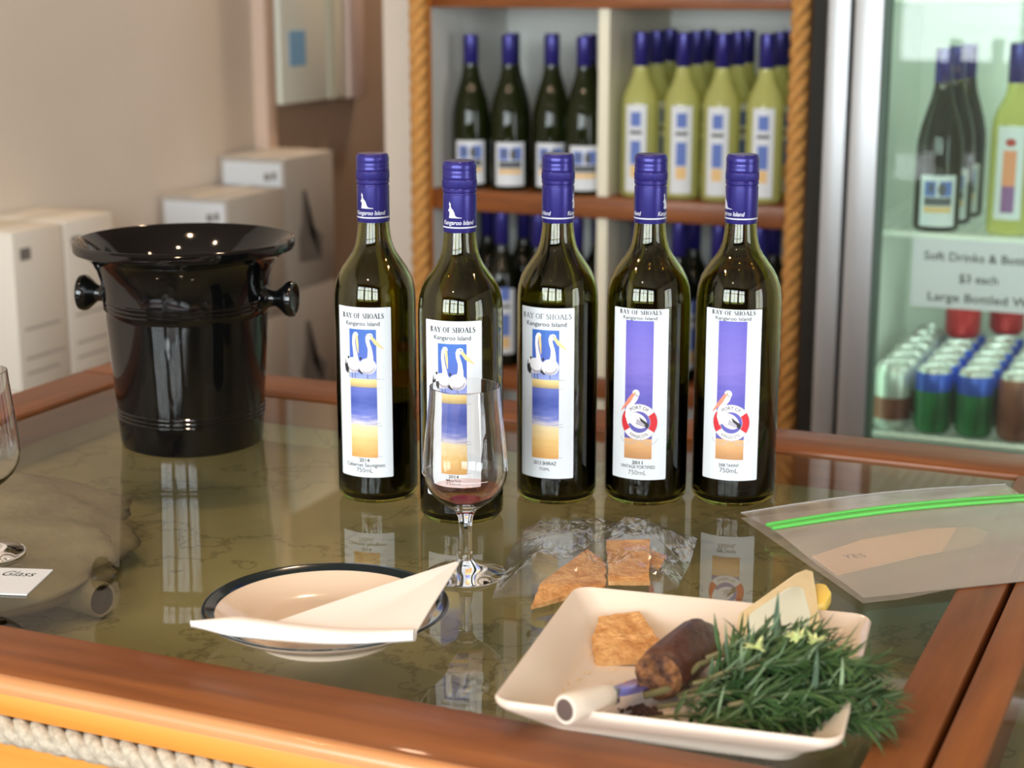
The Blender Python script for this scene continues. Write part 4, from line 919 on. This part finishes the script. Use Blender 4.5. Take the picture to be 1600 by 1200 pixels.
B().box(FU1 - .048, FU1, -.030, -.0005, 0, 2.0).build('jamb', M_steel, fr, bevel=.003)
dr = bpy.data.objects.new('door', None); C.objects.link(dr); dr.parent = fr
b = B(); x0, x1 = FU0 + .048, FU1 - .05; w = .048
b.box(x0, x0 + w, -.042, -.006, .30, 1.74); b.box(x1 - w, x1, -.042, -.006, .30, 1.74); b.box(x0 + w, x1 - w, -.042, -.006, .30, .30 + w); b.box(x0 + w, x1 - w, -.042, -.006, 1.74 - w, 1.74)
b.build('door_frame', M_steel, dr, bevel=.003)
b = B(); g = .010
b.box(x0 + w, x0 + w + g, -.034, -.010, .30 + w, 1.74 - w); b.box(x1 - w - g, x1 - w, -.034, -.010, .30 + w, 1.74 - w); b.build('gasket', mat('dark_green_gasket', (70, 92, 80), .6), dr)
b = B().add([(x0 + w, -.030, .30 + w), (x1 - w, -.030, .30 + w), (x1 - w, -.030, 1.74 - w), (x0 + w, -.030, 1.74 - w)], [(0, 1, 2, 3)]); b.build('door_glass', thin('fridge_glass', (232, 246, 236), refl=.45, rough=.0, haze=.03), dr)
ix0, ix1 = FU0 + .046, FU1 - .046
M_wire = mat('white_wire', (226, 232, 224), .4)
ZS1, ZS2 = T + .046, T - .313
for z in (ZS1, ZS2, T + .44):
    b = B(); b.tube([(ix0, .035, z - .004), (ix1, .035, z - .004)], .005, 8); b.tube([(ix0, .52, z - .004), (ix1, .52, z - .004)], .004, 8)
    x = ix0 + .012
    while x < ix1: b.tube([(x, .03, z - .0025), (x, .53, z - .0025)], .0022, 6); x += .024
    b.build('wire_shelf', M_wire, fr, smooth=True)
B().box(ix0, ix0 + .018, .012, .03, .32, 1.9).build('light_tube', mat('fridge_lamp', (230, 255, 236), emit=(226, 255, 234), estr=2.5), fr)
B().box(ix1 - .018, ix1, .012, .03, .32, 1.9).build('light_tube', MATS['fridge_lamp'], fr)
area('fridge_lamp_light', ((ix0 + ix1) / 2, FV + .10, 1.90), (0, 0, 0), .5, .1, 2.2, (.9, 1, .92))
area('fridge_lamp_light', ((ix0 + ix1) / 2, FV + .10, T + .03), (0, 0, 0), .5, .1, 1.2, (.9, 1, .92))
# price card hung on the shelf edge
pc = thing('price_card', 'white printed price card hanging inside the fridge door', 'sign', (-.446, FV + .016, T - .018))
B().box(-.105, .19, 0, .001, -.060, .058).build('card', mat('lilac_white_card', (224, 222, 236), .6), pc)
P = Print(); P.text('Soft Drinks & Bottled Water', .045, .022, .021, 0, 1, bold=.01, width=.26); P.text('$3 each', .008, -.014, .021, 0, 1, bold=.01); P.text('Large Bottled Water $4', .045, -.048, .021, 0, 1, bold=.01, width=.24)
P.build('print', [M_ink], pc, off=.0004)
# fridge bottles
zF = ZS1 + .0004
for k in range(3):
    put(pb, -.527 + .004 * k, FV + .085 + .10 * k, zF, 2, 'dark green bottle in the fridge, %s back in its row' % ORD[k], 'dark bottles in the fridge')
for k in range(2):
    put(pp_, -.405 + .004 * k, FV + .085 + .10 * k, zF, -6, 'pale bottle with orange and purple label in the fridge, %s back in its row' % ORD[k], 'pale bottles in the fridge')
# cans: built as ridged aluminium cans in rows running back
canp = [(0, .004), (.022, .003), (.0245, 0), (.0265, .001), (.0330, .010), (.0330, .102), (.0300, .110), (.0272, .1155), (.0272, .1175), (.0258, .1175), (.0250, .1140), (0, .1135)]
def can_proto(side, topc, side2=None):
    t = thing('drink_can', 'x', 'can')
    B().lathe(canp[3:7], 24).build('body', side, t, smooth=True, angle=50)
    if topc: B().lathe([(.0333, .078), (.0333, .1022), (.0303, .1102)], 24).build('upper_band', topc, t, smooth=True, angle=50)
    if side2: B().lathe([(.0334, .020), (.0334, .060)], 24).build('lower_band', side2, t, smooth=True)
    B().lathe(canp[6:], 24).build('lid', mat('can_aluminium', (206, 210, 206), .3, metal=.8), t, smooth=True, angle=50)
    B().lathe(canp[:4], 24).build('base', MATS['can_aluminium'], t, smooth=True)
    B().box(-.008, .008, -.004, .012, .1136, .1150).build('ring_pull', MATS['can_aluminium'], t, bevel=.0005)
    return t
M_cgr = mat('green_can', (34, 132, 74), .3, metal=.3, noise=((20, 92, 50), (30, 30, 6), 2, .4, .6)); M_cbl = mat('blue_can_top', (44, 84, 190), .3, metal=.3)
M_cbr = mat('copper_can', (150, 96, 72), .35, metal=.3, noise=((96, 54, 42), (25, 25, 8), 3, .35, .65)); M_csi = mat('pale_silver_can', (196, 206, 198), .3, metal=.5); M_cred = mat('red_can', (176, 36, 38), .3, metal=.3)
zC = ZS2 + .0004
kinds = [(can_proto(M_csi, None, M_cbr), 'silver and brown can'), (can_proto(M_cgr, M_cbl), 'green can with blue top'), (can_proto(M_cgr, M_cbl), 'bright green can with blue top'), (can_proto(M_cbr, None), 'copper brown can'), (can_proto(M_cred, None), 'red can')]
cols = [(-.584, 0, 'leftmost fridge row'), (-.512, 1, 'second fridge row'), (-.440, 2, 'third fridge row'), (-.368, 3, 'fourth fridge row')]
for u, kd_, rw in cols:
    for k in range(6):
        put(kinds[kd_][0], u + .002 * (k % 2), FV + .075 + .070 * k, zC, 0, '%s in the %s, %s from the front' % (kinds[kd_][1], rw, ORD[k]), 'drink cans in the fridge')
zC2 = zC + .1182
for k, (u, dv) in enumerate(((-.512, .355), (-.440, .425))):
    put(kinds[4][0], u, FV + dv + .07 * 0, zC2, 0, ('red can stacked on the green cans, nearer the fridge wall', 'red can stacked on the cans, farther back right')[k], 'drink cans in the fridge')
